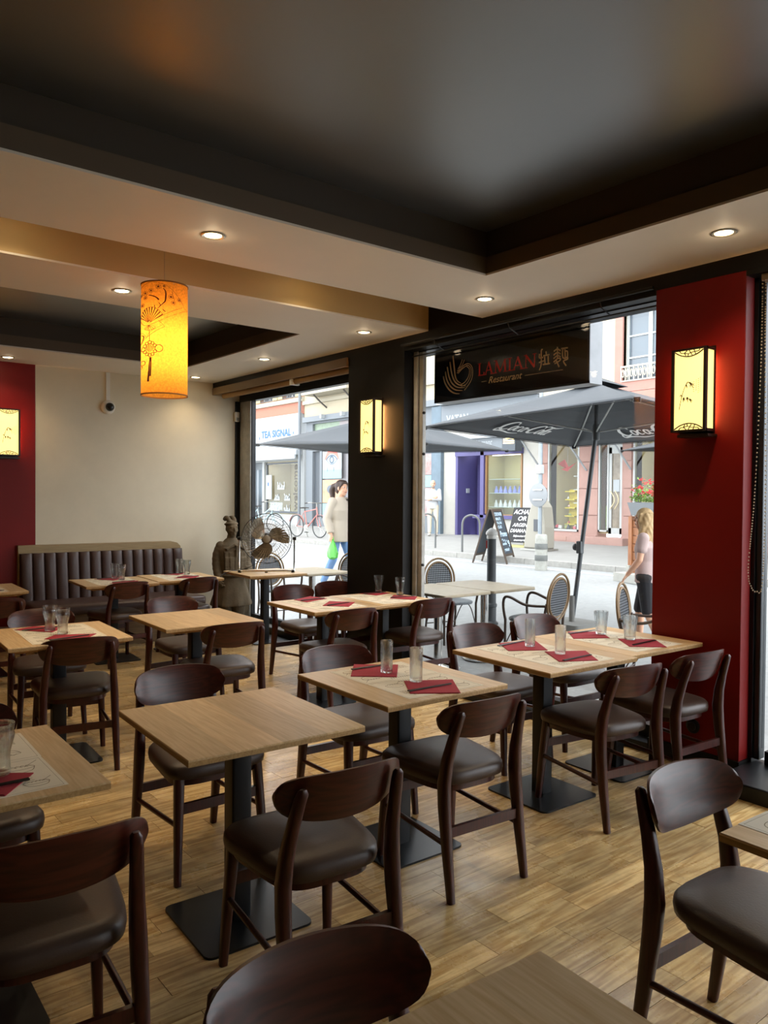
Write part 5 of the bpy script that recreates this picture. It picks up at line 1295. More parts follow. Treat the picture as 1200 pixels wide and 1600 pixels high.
def balcony(par, x0, x1, z0, z1, m, y=WY, d=.22, scroll=True):
    f = MB().b(x0, x1, y-d-.02, y-d+.02, z1-.04, z1).b(x0, x1, y-d-.015, y-d+.015, z0, z0+.03)
    b = obj('balcony_rail', f, m, par, smooth=0); bars = MB(); n = max(4, int((x1-x0)/.12))
    for k in range(n+1):
        x = x0+(x1-x0)*k/n; bars.b(x-.01, x+.01, y-d-.01, y-d+.01, z0, z1)
        if scroll and k < n:
            c = x+(x1-x0)/n/2; h = (z1-z0)
            bars.stroke([(c+.04*cos(a)*(1-q*.04), z0+h*.5+h*.3*sin(a)*(1-q*.04)) for q, a in enumerate([k2*.7 for k2 in range(12)])], .016, (0, y-d, 0), (1, 0, 0), (0, 0, 1), th=.012)
    obj('bars', bars, m, b, smooth=0)
P_ORANGE, P_CREAM, P_LCREAM, P_PINK = pbr('orange stucco', (180, 131, 100), .85, var=.05), pbr('cream stucco', (174, 163, 140), .85, var=.05), pbr('light cream stone', (170, 167, 159), .85, var=.05), pbr('pink sandstone', (163, 131, 121), .85, var=.09, vscale=3)
P_CORN, P_GREY, P_DGREY, P_WHITE = pbr('pale cornice', (167, 159, 140), .8), pbr('grey shopfront paint', (112, 118, 123), .6), pbr('dark grey shopfront', '#4a5056', .6), pbr('white sign board', (160, 165, 168), .6)
P_SALMON = pbr('salmon stucco band', (168, 111, 92), .85, var=.05)
GL = .42
# --- tea house
h1 = thing('building', 'orange house with a white tea shop board and two shuttered windows', 'building', (0, 0, 0))
obj('wall', wall(-32, -25.85, 4.85, 9.5, [(-29.2, -28.2, 5.5, 7.4), (-27.4, -26.45, 5.5, 7.4)]), P_ORANGE, h1, smooth=0)
obj('band', MB().b(-32, -25.85, WY-.02, WY+.3, 4.80, 5.28), P_SALMON, h1, smooth=0)
obj('cornice', MB().b(-32, -25.85, WY-.12, WY+.3, 5.28, 5.36).b(-32, -25.85, WY-.06, WY+.3, 5.36, 5.46), P_CORN, h1, smooth=0)
P_SHUT = pbr('straw yellow shutter', (166, 154, 112), .7)
for a, b_ in ((-29.2, -28.2), (-27.4, -26.45)):
    window(h1, a, b_, 5.5, 7.4, 2, shutters=P_SHUT); balcony(h1, a, b_, 5.5, 6.05, pbr('dark wrought iron', '#4d4a48', .6), d=.04)
obj('wall', wall(-32, -25.85, GL-.3, 3.4, [(-28.95, -26.15, .85, 3.0), (-30.2, -29.1, GL-.2, 3.0)]), pbr('grey white shop plaster', (162, 165, 165), .8), h1, smooth=0)
sb = obj('sign_board', MB().b(-32, -25.95, WY-.1, WY+.3, 3.40, 4.84), P_WHITE, h1, smooth=0)
obj('lettering', MB().text('TEA SIGNAL', (-29.0, WY-.105, 4.0), (1, 0, 0), (0, 0, 1), .40, width=2.35, weight=.03).text(',', (-29.2, WY-.105, 4.0), (1, 0, 0), (0, 0, 1), .4, weight=.03).text(',', (-26.52, WY-.105, 4.08), (1, 0, 0), (0, 0, 1), .4, weight=.03), pbr('blue sign letters', '#2d5fb4', .6), sb, smooth=0)
obj('awning', MB().b(-30.3, -26.0, WY-.28, WY, 3.2, 3.4).b(-30.3, -26.0, WY-.34, WY-.28, 3.05, 3.22), pbr('grey rolled awning', '#9a9fa2', .7), h1, smooth=0)
def shop_window(par, x0, x1, z0, z1, frame, back, depth=1.0, lit=0, fw=.07):
    w = obj('window', MB().b(x0, x1, WY-.02, WY+.06, z0, z0+fw).b(x0, x1, WY-.02, WY+.06, z1-fw, z1).b(x0, x0+fw, WY-.02, WY+.06, z0, z1).b(x1-fw, x1, WY-.02, WY+.06, z0, z1), frame, par, smooth=0)
    obj('pane', MB().b(x0+fw, x1-fw, WY+.02, WY+.03, z0+fw, z1-fw), M_PANE2, w, smooth=0)
    obj('display_niche', MB().b(x0, x1, WY+depth, WY+depth+.05, z0, z1).b(x0, x1, WY+.06, WY+depth, z0-.05, z0).b(x0, x1, WY+.06, WY+depth, z1, z1+.05).b(x0-.05, x0, WY+.06, WY+depth, z0, z1).b(x1, x1+.05, WY+.06, WY+depth, z0, z1), back, w, smooth=0)
    if lit: obj('strip_light', MB().b(x0+.15, x1-.15, WY+.12, WY+.2, z1-.06, z1-.03), emit('shop strip light', '#fff0cc', lit), w, smooth=0)
    return w
wd = shop_window(h1, -28.75, -26.2, .9, 2.95, P_DGREY, pbr('beige shop interior', '#b3a98e', .8), 1.2, 5)
tx = MB()
for i, (x, z) in enumerate(((-27.6, 2.0), (-27.9, 1.55), (-27.1, 1.55), (-27.9, 1.12), (-27.1, 1.12))):
    k = 1.0 if i == 0 else .8; rr = random.Random(i)
    tx.stroke([(x-.28*k, z-.12), (x+.28*k, z-.12)], .05, (0, WY+.01, 0), (1, 0, 0), (0, 0, 1))
    for q in range(7):
        px = x-.25*k+.083*k*q; hh = rr.uniform(.08, .3)*k; tx.stroke([(px, z-.1), (px+rr.uniform(-.05, .05), z-.1+hh*.6), (px+rr.uniform(-.04, .06), z-.1+hh)], .05, (0, WY+.01, 0), (1, 0, 0), (0, 0, 1), smooth=2)
obj('window_print', tx, P_WHITE, wd, smooth=0)
obj('window_lettering', MB().text('welcome', (-26.35, WY+.01, 1.0), (0, 0, 1), (-1, 0, 0), .42, width=1.85, weight=.03), pbr('dark window letters', '#55524c', .7), wd, smooth=0)
obj('menu_board', MB().b(-28.7, -28.25, WY-.05, WY-.02, 1.45, 2.45), P_WHITE, h1, smooth=0)
obj('menu_mark', MB().b(-28.56, -28.46, WY-.055, WY-.05, 2.0, 2.15), pbr('blue mark', '#3a62a8', .6), h1, smooth=0)
dr = obj('door', MB().b(-30.1, -29.2, WY+.2, WY+.26, GL-.2, 3.0), P_GREY, h1, smooth=0); obj('pane', MB().b(-29.95, -29.35, WY+.18, WY+.2, 1.0, 2.7), M_DGL, dr, smooth=0)
obj('poster', MB().b(-29.95, -29.3, WY-.25, WY-.22, .75, 1.65), pbr('peach poster', '#c9a68c', .7, var=.3, vscale=5), h1, smooth=0)
obj('downpipe', MB().sweep([(-25.95, WY-.15, GL), (-25.95, WY-.15, 9.4)], .06, 8), P_GREY, h1); obj('downpipe', MB().sweep([(-30.25, WY-.2, GL), (-30.25, WY-.2, 9.4)], .08, 8), pbr('bluish downpipe', '#a8b4bc', .6), h1)
# --- cream house with grey cosmetics shop
h2 = thing('building', 'cream house with laundry on a balcony above a grey shopfront with eye posters', 'building', (0, 0, 0))
obj('wall', wall(-25.84, -17.86, 4.62, 9.5, [(-24.3, -23.2, 5.6, 7.5), (-21.4, -20.3, 5.6, 7.5)]), P_CREAM, h2, smooth=0)
obj('cornice', MB().b(-25.84, -17.86, WY-.1, WY+.2, 5.12, 5.26), P_CORN, h2, smooth=0)
for a, b_ in ((-24.3, -23.2), (-21.4, -20.3)): window(h2, a, b_, 5.6, 7.5, 2, surround=pbr('pinkish stone surround', '#c9a28e', .85))
obj('balcony_slab', MB().b(-24.9, -22.0, WY-.75, WY, 5.34, 5.5), P_CORN, h2, smooth=0)
balcony(h2, -24.85, -22.05, 5.5, 6.4, pbr('dark wrought iron', '#4d4a48', .6), d=.7, scroll=False)
for a in (-24.3, -22.4): obj('console', MB().sweep([(a, WY-.6, 5.34), (a, WY-.3, 5.1), (a, WY, 4.9)], .03, 6), pbr('dark wrought iron', '#4d4a48', .6), h2)
obj('shopfront', wall(-25.7, -18.0, GL-.3, 4.6, [(-25.25, -19.0, 3.4, 4.35), (-25.25, -24.75, GL-.2, 3.3), (-24.6, -19.0, .75, 3.3)]), P_GREY, h2, smooth=0)
obj('fascia_beam', MB().b(-25.7, -18.0, WY-.18, WY, 4.42, 4.62), P_GREY, h2, smooth=0)
for x in (-24.2, -22.9): obj('floodlight', MB().b(x-.05, x+.05, WY-.35, WY-.18, 4.48, 4.62), P_WHITE, h2, smooth=0)
obj('transom_glass', MB().b(-25.25, -23.6, WY+.1, WY+.12, 3.4, 4.35), pbr('green curtain behind glass', (128, 145, 124), .5, var=.2, vscale=5), h2, smooth=0)
obj('transom_glass', MB().b(-23.6, -19.0, WY+.1, WY+.12, 3.4, 4.35), pbr('mauve curtain behind glass', (147, 137, 138), .5), h2, smooth=0)
obj('door', MB().b(-25.25, -24.75, WY+.1, WY+.16, GL-.2, 3.3), P_DGREY, h2, smooth=0)
obj('window', MB().b(-24.6, -19.0, WY+.08, WY+.1, .75, 3.3), pbr('dim shop glass', '#6c6a6c', .2), h2, smooth=0)
def poster(x0, x1, z0, z1, eye, ztop):
    p = obj('poster', MB().b(x0, x1, WY-.03, WY, z0, z1), pbr('white poster paper', (182, 188, 190), .7), h2, smooth=0)
    obj('teal_band', MB().b(x0, x1, WY-.036, WY-.03, z0, z0+(z1-z0)*.33), pbr('pale teal print', (136, 170, 170), .7), p, smooth=0)
    cx, cz, w = (x0+x1)/2, z0+(z1-z0)*.68, (x1-x0)*.38; e = MB(); O4 = ((0, WY-.037, 0), (1, 0, 0), (0, 0, 1))
    e.stroke([(cx-w, cz), (cx-w*.5, cz+w*.55), (cx, cz+w*.68), (cx+w*.6, cz+w*.5), (cx+w, cz)], [.05, .16, .2, .16, .05], *O4, smooth=4)
    obj('red_lid', e, pbr('coral print', '#d8776a', .7), p, smooth=0); e = MB()
    e.stroke([(cx-w*.8, cz), (cx-w*.3, cz+w*.32), (cx+w*.3, cz+w*.32), (cx+w*.8, cz)], .05, *O4, smooth=4).stroke([(cx-w*.8, cz), (cx, cz-w*.4), (cx+w*.8, cz)], .025, *O4, smooth=4)
    e.stroke([(cx+w*.26*cos(a*pi/6), cz+w*.26*sin(a*pi/6)) for a in range(12)], .07, *O4, closed=True)
    for q in (-.6, .3): e.stroke([(cx+w*q, cz-w*.6), (cx+w*q, cz-w*.95)], .03, *O4)
    obj('eye_print', e, pbr('grey blue print', '#5a6a78', .7), p, smooth=0)
poster(-24.5, -23.3, 2.25, 3.27, 1, 0)
p2 = obj('poster', MB().b(-24.5, -23.3, WY-.03, WY, 1.35, 2.2), pbr('skin toned eye photo', '#c69878', .7, var=.3, vscale=3), h2, smooth=0)
obj('eye_print', MB().prism([(-23.95+.26*cos(a*pi/8), 1.85+.16*sin(a*pi/8)) for a in range(16)], (0, WY-.03, 0), (1, 0, 0), (0, 0, 1), .006).prism([(-23.95+.1*cos(a*pi/8), 1.85+.1*sin(a*pi/8)) for a in range(16)], (0, WY-.038, 0), (1, 0, 0), (0, 0, 1), .006), pbr('grey iris print', '#67727c', .7), p2, smooth=0)
obj('teal_band', MB().b(-24.5, -23.3, WY-.03, WY, .75, 1.32), pbr('pale teal print', (136, 170, 170), .7), h2, smooth=0)
for (a, b_, c, e, m) in ((-18.72, -18.32, 2.3, 2.95, pbr('magenta lipstick photo', '#b08a86', .7, var=.4, vscale=6)), (-18.72, -18.32, 1.9, 2.28, pbr('pale teal print', (136, 170, 170), .7)), (-18.72, -18.32, 1.0, 1.88, pbr('rose photo', '#bb8d8c', .7, var=.35, vscale=4))):
    obj('poster', MB().b(a, b_, WY-.05, WY-.01, c, e), m, h2, smooth=0)
obj('pilaster', MB().b(-18.3, -17.86, WY-.12, WY, GL, 4.4), pbr('slate blue pilaster', '#5f6f7a', .6, var=.15, vscale=3), h2, smooth=0)
ly = thing('laundry', 'blue jeans and a towel hung over the balcony of the cream house', 'laundry', (-23.7, WY-.665, 5.55))
obj('jeans', MB().prism([(0, 0), (.2, 0), (.24, .45), (.28, 0), (.48, .02), (.42, .9), (.05, .9)], (0, 0, 0), (1, 0, 0), (0, 0, 1), .05), pbr('blue denim', '#4f78b8', .9), ly, smooth=0)
obj('towel', MB().prism([(.75, 0), (1.5, .08), (1.45, .2), (.78, .12)], (0, 0, 0), (1, 0, 0), (0, 0, 1), .05), pbr('blue towel', '#4a7ac8', .9), ly, smooth=0)
# --- jeweller with the purple door
h3 = thing('building', 'cream stone house with purple doorway and lit jewellery window', 'building', (0, 0, 0))
obj('wall', wall(-17.84, -13.97, GL-.3, 9.5, [(-17.27, -16.08, GL-.2, 2.98), (-16.08, -14.62, 1.02, 2.9), (-16.6, -15.4, 5.2, 7.2)]), P_LCREAM, h3, smooth=0)
window(h3, -16.6, -15.4, 5.2, 7.2, 2)
P_PURP = pbr('purple door paint', (76, 71, 118), .5)
obj('door_reveal', MB().b(-17.27, -17.17, WY-.05, WY+.8, GL-.2, 2.98).b(-16.45, -16.08, WY+.2, WY+.85, GL-.2, 2.98).b(-17.27, -16.08, WY+.8, WY+.85, GL-.2, 2.98), P_PURP, h3, smooth=0)
obj('door_frame', MB().b(-17.27, -14.6, WY-.08, WY+.02, 2.82, 2.98).b(-16.2, -16.06, WY-.08, WY+.05, 1.0, 2.98).b(-16.5, -14.6, WY-.08, WY+.03, .98, 1.08), P_PURP, h3, smooth=0)
d3 = obj('door', MB().b(-17.1, -16.45, WY+.72, WY+.78, GL-.2, 2.6), P_PURP, h3, smooth=0); obj('pane', MB().b(-16.62, -16.52, WY+.7, WY+.72, 1.2, 2.5), M_DGL, d3, smooth=0)
obj('doorbell', MB().b(-17.16, -17.13, WY+.3, WY+.42, 1.72, 1.86), P_WHITE, h3, smooth=0)
jw = shop_window(h3, -16.05, -14.64, 1.06, 2.86, pbr('wooden window frame', '#8d6b45', .5), pbr('pale yellow interior', (175, 168, 123), .8), .8, 14, .05)
for z in (1.32, 1.72, 2.12): obj('glass_shelf', MB().b(-16.0, -14.7, WY+.1, WY+.5, z-.012, z), pbr('glass shelf edge', '#8fa09c', .3), jw, smooth=0)
def bust_me(m):
    mb = MB(); mb.loft([[(a*cos(t), b_*sin(t), z) for t in [2*pi*k/12 for k in range(12)]] for a, b_, z in ((.07, .045, 0), (.075, .04, .05), (.06, .035, .1), (.03, .025, .15), (.028, .024, .2))]); return mesh_of('bust', mb, m)
BM = [bust_me(pbr('grey velvet', '#a8aaa4', .9)), bust_me(pbr('blue violet velvet', '#6d74a8', .9))]
for i in range(7):
    for z, m, lab in ((1.32, 0, 'grey necklace bust on the lower shelf of the jewellery window'), (1.72, 1, 'violet necklace bust on the middle shelf of the jewellery window')):
        o = put('necklace_bust', BM[m], None, (-15.88+.18*i, WY+.28, z)); tag(o, lab, 'bust', ('grey', 'violet')[m]+' necklace busts')
fs = obj('fascia', MB().b(-17.83, -14.0, WY-.14, WY, 3.82, 4.38), P_GREY, h3, smooth=0)
obj('lettering', MB().text('VATAN', (-17.6, WY-.145, 3.86), (1, 0, 0), (0, 0, 1), .30, width=.95, weight=.04), P_WHITE, fs, smooth=0)
obj('awning', MB().b(-17.83, -14.0, WY-.35, WY, 4.4, 4.56).b(-17.2, -14.6, WY-.3, WY, 3.3, 3.42), P_WHITE, h3, smooth=0)
f2 = obj('lower_fascia', MB().b(-16.75, -15.12, WY-.2, WY, 2.98, 3.32), P_GREY, h3, smooth=0)
obj('lettering', MB().text('Diamant', (-16.35, WY-.205, 3.1), (1, 0, 0), (0, 0, 1), .22, shear=.35, width=.75, weight=.01), P_WHITE, f2, smooth=0)
bx = obj('lit_box', MB().b(-15.04, -14.56, WY-.4, WY-.1, 2.88, 3.27), P_DGREY, h3, smooth=0)
lb = MB()
for k in range(3): lb.stroke([(-15.0, 3.22-.06*k), (-14.6, 3.21-.06*k)], .035, (0, WY-.402, 0), (1, 0, 0), (0, 0, 1))
obj('lit_lines', lb, emit('lit sign lines', '#ffdf9a', 2.0), bx, smooth=0)
# --- pink sandstone shop
h4 = thing('building', 'pink sandstone shop with display windows, glazed door and cream upper floor', 'building', (0, 0, 0))
holes = [(-13.73, -12.7, .72, 3.1), (-12.1, -11.42, .55, 3.1), (-11.1, -9.9, .72, 3.1), (-9.3, -8.1, .72, 3.1), (-7.5, -6.3, .72, 3.1)]
obj('wall', wall(-13.95, -4.0, .05, 3.86, holes), P_PINK, h4, smooth=0)
for x in (-13.84, -12.4, -11.25, -9.6, -7.8):
    for k in range(5): obj('stone_block', MB().b(x-.11-.18*(x == -12.4), x+.11+.18*(x == -12.4), WY-.03, WY, .48+.68*k, .48+.68*k+.66), P_PINK, h4, smooth=0, bevel=.008)
obj('stone_course', MB().b(-13.95, -12.12, WY-.06, WY, .2, .66).b(-11.4, -4, WY-.06, WY, .2, .66), P_PINK, h4, smooth=0, bevel=.01)
obj('vent', MB().b(-13.5, -13.05, WY-.07, WY-.06, .48, .58), pbr('rusty vent', '#a58478', .8), h4, smooth=0)
obj('upper_wall', wall(-13.95, -4.0, 4.15, 9.5, [(-11.42, -10.1, 4.42, 6.15), (-8.6, -7.3, 4.42, 6.15)]), pbr('cream plaster', (180, 172, 150), .85, var=.05, vscale=2), h4, smooth=0)
obj('pink_band', MB().b(-13.95, -4, WY-.08, WY+.2, 3.86, 4.18), pbr('salmon sandstone', (170, 124, 112), .85, var=.06), h4, smooth=0)
for a, b_ in ((-11.42, -10.1), (-8.6, -7.3)):
    window(h4, a, b_, 4.42, 6.15, 2, surround=pbr('salmon sandstone', (170, 124, 112), .85)); balcony(h4, a, b_, 4.42, 4.80, pbr('cream wrought iron', '#c3bba6', .6), d=.1)
M_SHF = pbr('white shop frame', (170, 173, 171), .4)
sw1 = shop_window(h4, -13.73, -12.7, .72, 3.1, M_SHF, pbr('cream shop interior', (200, 188, 150), .8), 1.2, 30, .05)
sw2 = shop_window(h4, -12.1, -11.80, .75, 3.1, M_SHF, pbr('cream shop interior', (170, 160, 131), .8), 1.0, 8, .04)
sw3 = shop_window(h4, -11.1, -9.9, .72, 3.1, M_SHF, pbr('cream shop interior', (200, 188, 150), .8), 1.2, 30, .05)
shop_window(h4, -9.3, -8.1, .72, 3.1, M_SHF, pbr('cream shop interior', (200, 188, 150), .8), 1.2, 30, .05); shop_window(h4, -7.5, -6.3, .72, 3.1, M_SHF, pbr('cream shop interior', (200, 188, 150), .8), 1.2, 30, .05)
d4 = obj('door', MB().b(-11.8, -11.72, WY, WY+.08, .7, 2.85).b(-11.48, -11.42, WY, WY+.08, .7, 2.85).b(-11.8, -11.42, WY, WY+.08, .7, .85).b(-11.8, -11.42, WY, WY+.08, 2.7, 3.1), M_SHF, h4, smooth=0)
obj('pane', MB().b(-11.72, -11.48, WY+.03, WY+.04, .85, 2.7), pbr('brownish door glass', '#7c7263', .2, var=.4, vscale=4), d4, smooth=0)
for s in (-1, 1): obj('crescent_handle', MB().sweep(spline([(-11.66+.07*s, WY-.05, 1.78), (-11.60+.06*s+.06, WY-.07, 1.62), (-11.60+.06*s+.06, WY-.07, 1.48), (-11.66+.07*s, WY-.05, 1.32)], 4, 1)[0], [.012]*12+[.012], 8), pbr('pale wooden handle', '#cfc19c', .5), d4)
obj('notice', MB().b(-11.68, -11.5, WY+.01, WY+.02, 1.75, 2.05), P_WHITE, d4, smooth=0)
obj('step', MB().b(-12.55, -11.15, WY-.35, WY+.1, .3, .62), P_PINK, h4, smooth=0, bevel=.012)
for s_, x in (('atelier', -13.25), ('atelier', -10.5)): pass
ya = thing('display_rack', 'yellow shelving rack inside the pink shop window', 'rack', (-13.32, WY+.5, .77))
for k in range(5): obj('shelf', MB().b(-.16, .16, -.1, .1, .1+.22*k, .13+.22*k), pbr('yellow rack', '#cdb62c', .5), ya, smooth=0)
obj('panel', MB().b(-.17, .17, .1, .12, 0, 1.05), pbr('yellow rack', '#cdb62c', .5), ya, smooth=0)
rg_ = random.Random(21); cols = ['#b8434a', '#d8d6d0', '#5d6a72', '#7f8f58', '#c9a04a', '#3c3f44', '#d9b5a4', '#6b7fa0']
def goods(x, y, z, s, c, lab, grp):
    t = MB(); k = rg_.randint(0, 2)
    if k == 0: t.lathe([(.5*s, 0), (.55*s, .4*s), (.3*s, .8*s), (.18*s, 1.1*s), (.2*s, 1.2*s)], 10)
    elif k == 1: t.prism(rrect(1.3*s, .7*s, .2*s, 2), (0, 0, 0), (1, 0, 0), (0, 1, 0), .8*s)
    else: ell(t, (0, 0, .5*s), (.6*s, .45*s, .5*s), n=10, m=6); ell(t, (.3*s, 0, .95*s), (.28*s, .26*s, .26*s), n=8, m=5)
    o = obj('ornament', t, pbr('ornament '+c, c, .5), loc=(x, y, z)); tag(o, lab, 'ornament', grp)
for i in range(12): goods(-13.62+.078*i, WY+.2+rg_.uniform(0, .3), .775, rg_.uniform(.06, .11), cols[i % 8], 'small ornament on the floor of the pink shop window', 'ornaments in the pink shop window')
for i in range(5): goods(-13.32+rg_.uniform(-.1, .1), WY+.46, .905+.22*(i % 4), .06, cols[(i*3) % 8], 'small ornament on the yellow rack in the pink shop window', 'ornaments on the yellow rack')
mo = thing('hanging_bird', 'red and white paper bird mobile hanging in the pink shop window', 'mobile', (-13.36, WY+.35, 2.35))
obj('bird', MB().loft([[(-.2, 0, 0), (-.18, .02, .02), (-.18, -.02, .02)], [(0, 0, -.05), (.02, .06, .04), (.02, -.06, .04)], [(.2, 0, .12), (.2, .01, .14), (.2, -.01, .14)]]).add([(-.05, 0, .02), (.05, 0, .04), (.1, .3, .22), (-.1, .32, .1)], [(0, 1, 2, 3)]).add([(-.05, 0, .02), (.05, 0, .04), (.12, -.28, .26), (-.08, -.3, .14)], [(0, 3, 2, 1)]), pbr('red lacquer paper', '#c9423e', .6), mo, smooth=0)
obj('thread', MB().sweep([(0, 0, .03), (0, 0, .7)], .004, 4), P_WHITE, mo)
for k in range(3): obj('shelf', MB().b(-13.0, -12.75, WY+.15, WY+.4, 1.45+.35*k, 1.47+.35*k), M_SHF, sw1, smooth=0)
for k in range(6):
    obj('shelf', MB().b(-12.05, -11.84, WY+.3, WY+.5, 1.55+.2*k, 1.565+.2*k), M_DKFRAME, sw2, smooth=0)
obj('green_panel', MB().b(-12.06, -11.84, WY+.25, WY+.28, .8, 1.4), pbr('lime panel', '#93ab3c', .6), sw2, smooth=0)
obj('awning_arm', MB().sweep([(-13.88, WY-.05, 2.3), (-13.9, WY-1.0, 3.2)], .025, 6).sweep([(-12.45, WY-.05, 2.3), (-12.5, WY-1.0, 3.2)], .025, 6).sweep([(-11.15, WY-.05, 2.3), (-11.2, WY-1.0, 3.2)], .025, 6), P_WHITE, h4)
aw = obj('awning', MB().prism([(-1.1, 3.15), (0, 3.72), (0, 3.80), (-1.12, 3.25)], (-13.95, WY, 0), (0, 1, 0), (0, 0, 1), 9.9), pbr('pale awning cloth', (167, 170, 172), .8), h4, smooth=0)
# ================================================================== PEOPLE
M_SKIN = pbr('light skin', '#d3a386', .55, var=.05, vscale=20)
def person(label, loc, heading, h, J, skin, hair, clothes, face=True, tilt=0):
    """J: joints at height 1.70 (local +x is forward, +y the figure's left)"""
    t = thing('person', label, 'person', loc, heading); k = h/1.70
    V = {n: Vector(p)*k for n, p in J.items() if n != 'turn'}
    def hand(mb, w, d, up, side):
        d = d.normalized(); up = (up-d*up.dot(d)).normalized(); sd = d.cross(up)
        mb.sweep([w, w+d*.045*k, w+d*.085*k], [(.019*k, .027*k), (.015*k, .04*k), (.013*k, .038*k)], 12, ref=up)
        for i, (o, l) in enumerate(((-.028, .062), (-.01, .072), (.01, .068), (.027, .052))):
            b_ = w+d*.08*k+sd*o*k; limb(mb, [b_, b_+d*l*.5*k-up*.006*k, b_+d*l*.85*k-up*.028*k], [.0088*k, .0082*k, .007*k], 8)
        b_ = w+d*.03*k+sd*side*.026*k; limb(mb, [b_, b_+(d*.03+sd*side*.022-up*.008)*k, b_+(d*.062+sd*side*.026-up*.018)*k], [.0105*k, .0095*k, .008*k], 8)
    hd = V['head']; HR = Matrix.Rotation(J.get('turn', (0,))[0], 3, 'Z') if 'turn' in J else Matrix.Identity(3)
    def body(mb):
        P, C_, N_ = V['pelvis'], V['chest'], V['neck']
        mb.sweep([P-Vector((0, 0, .06*k)), P+Vector((0, 0, .05*k)), (P+C_)/2, C_, N_-Vector((0, 0, .06*k)), N_], [(.095*k, .15*k)[::-1], (.16*k, .11*k), (.128*k, .095*k), (.165*k, .11*k), (.10*k, .075*k), (.055*k, .055*k)], 18, ref=(0, 1, 0))
        mb.sweep([N_-Vector((0, 0, .03*k)), hd-Vector((.01*k, 0, .06*k))], [.054*k, .05*k], 14)
        E = lambda c, r: ell(mb, hd+HR @ (Vector(c)*k), [q*k for q in r], HR)
        E((-.005, 0, .03), (.095, .074, .098)); E((.025, 0, -.045), (.068, .056, .07)); E((.045, 0, -.085), (.035, .03, .028))
        E((.098, 0, -.012), (.018, .012, .014)); E((.09, 0, .012), (.011, .009, .026)); E((.082, 0, -.055), (.013, .022, .009)); E((.083, 0, .045), (.012, .045, .008))
        for s in (-1, 1): E((.0, s*.075, -.0), (.018, .009, .03)); E((.058, s*.04, -.03), (.024, .022, .024))
        for s, q in ((-1, 'r'), (1, 'l')):
            limb(mb, [V['sh'+q], V['el'+q]], [.05*k, .04*k]); limb(mb, [V['el'+q], (V['el'+q]*.65+V['wr'+q]*.35), V['wr'+q]], [.04*k, .04*k, .026*k])
            hand(mb, V['wr'+q], V['wr'+q]-V['el'+q] if 'hd'+q not in V else V['hd'+q], Vector((1, 0, .2)) if 'up'+q not in V else V['up'+q], -s)
            limb(mb, [V['hip'+q], V['kn'+q]], [.083*k, .055*k]); limb(mb, [V['kn'+q], V['kn'+q]*.65+V['an'+q]*.35, V['an'+q]], [.055*k, .056*k, .036*k])
            a = V['an'+q]; ell(mb, a+Vector((.07*k, 0, -.05*k)), (.12*k, .042*k, .035*k))
    b_ = blob('body', body, skin, t, voxel=.0085*k, smooth=3)
    ey = MB(); ib = MB()
    for s in (-1, 1): ell(ey, hd+HR @ (Vector((.079, s*.033, .022))*k), [q*k for q in (.012, .014, .010)], HR, 8, 6); ell(ib, hd+HR @ (Vector((.089, s*.033, .022))*k), [q*k for q in (.005, .007, .008)], HR, 8, 6)
    obj('eyes', ey, pbr('eye white', '#d8d4ce', .4), b_); obj('irises', ib, pbr('dark iris', '#2c2018', .4), b_)
    lp = MB(); ell(lp, hd+HR @ (Vector((.092, 0, -.055))*k), [q*k for q in (.006, .024, .009)], HR, 10, 6); obj('lips', lp, pbr('lips', '#a8655a', .5), b_)
    for nm, fn, m, vx in clothes: blob(nm, lambda mb: fn(mb, V, k, hd, HR), m, t, voxel=vx*k, smooth=3)
    for nm, fn, m, vx in hair: blob(nm, lambda mb: fn(mb, V, k, hd, HR), m, t, voxel=vx*k, smooth=2)
    return t, V, k
def torso(mb, V, k, w, low, top=None, wide=1.0):
    P, C_, N_ = V['pelvis'], V['chest'], V['neck']; lo = P+Vector((0, 0, low*k))
    mb.sweep([lo, P+Vector((0, 0, .05*k)), (P+C_)/2, C_, N_-Vector((0, 0, .075*k)), N_-Vector((0, 0, .01*k))], [(q[0]*k*wide+w*k, q[1]*k*wide+w*k) for q in ((.165, .115), (.155, .11), (.132, .1), (.168, .115), (.11, .08), (.055, .055))], 24, ref=(0, 1, 0))
def sleeve(mb, V, k, q, full, w):
    e = V['el'+q]; s = V['sh'+q]; wr = V['wr'+q]
    limb(mb, [s, (s+e)/2 if full < .5 else e], [(.056+w)*k, (.05+w)*k])
    if full > .5: mb.sweep([e, e*.6+wr*.4, e*(1-full)+wr*full], [(.05+w)*k, (.047+w)*k, (.036+w)*k], 12, ref=(1, 0, 0))
def legs(mb, V, k, w, to=1.0):
    mb.sweep([V['pelvis']-Vector((0, 0, .1*k)), V['pelvis']+Vector((0, 0, .1*k))], [(.165*k+w*k, .115*k+w*k), (.14*k+w*k, .10*k+w*k)], 20, ref=(0, 1, 0))
    for q in 'rl':
        limb(mb, [V['hip'+q], V['kn'+q]], [(.09+w)*k, (.06+w)*k])
        if to > .5: mb.sweep([V['kn'+q], V['kn'+q]*.5+V['an'+q]*.5, V['an'+q]+Vector((0, 0, .0))], [(.06+w)*k, (.056+w)*k, (.045+w)*k], 14, ref=(1, 0, 0))
def shoes(mb, V, k, hd, HR):
    for q in 'rl': a = V['an'+q]; ell(mb, a+Vector((.065*k, 0, -.052*k)), (.135*k, .05*k, .042*k)); ell(mb, a+Vector((-.01*k, 0, -.03*k)), (.055*k, .046*k, .05*k))
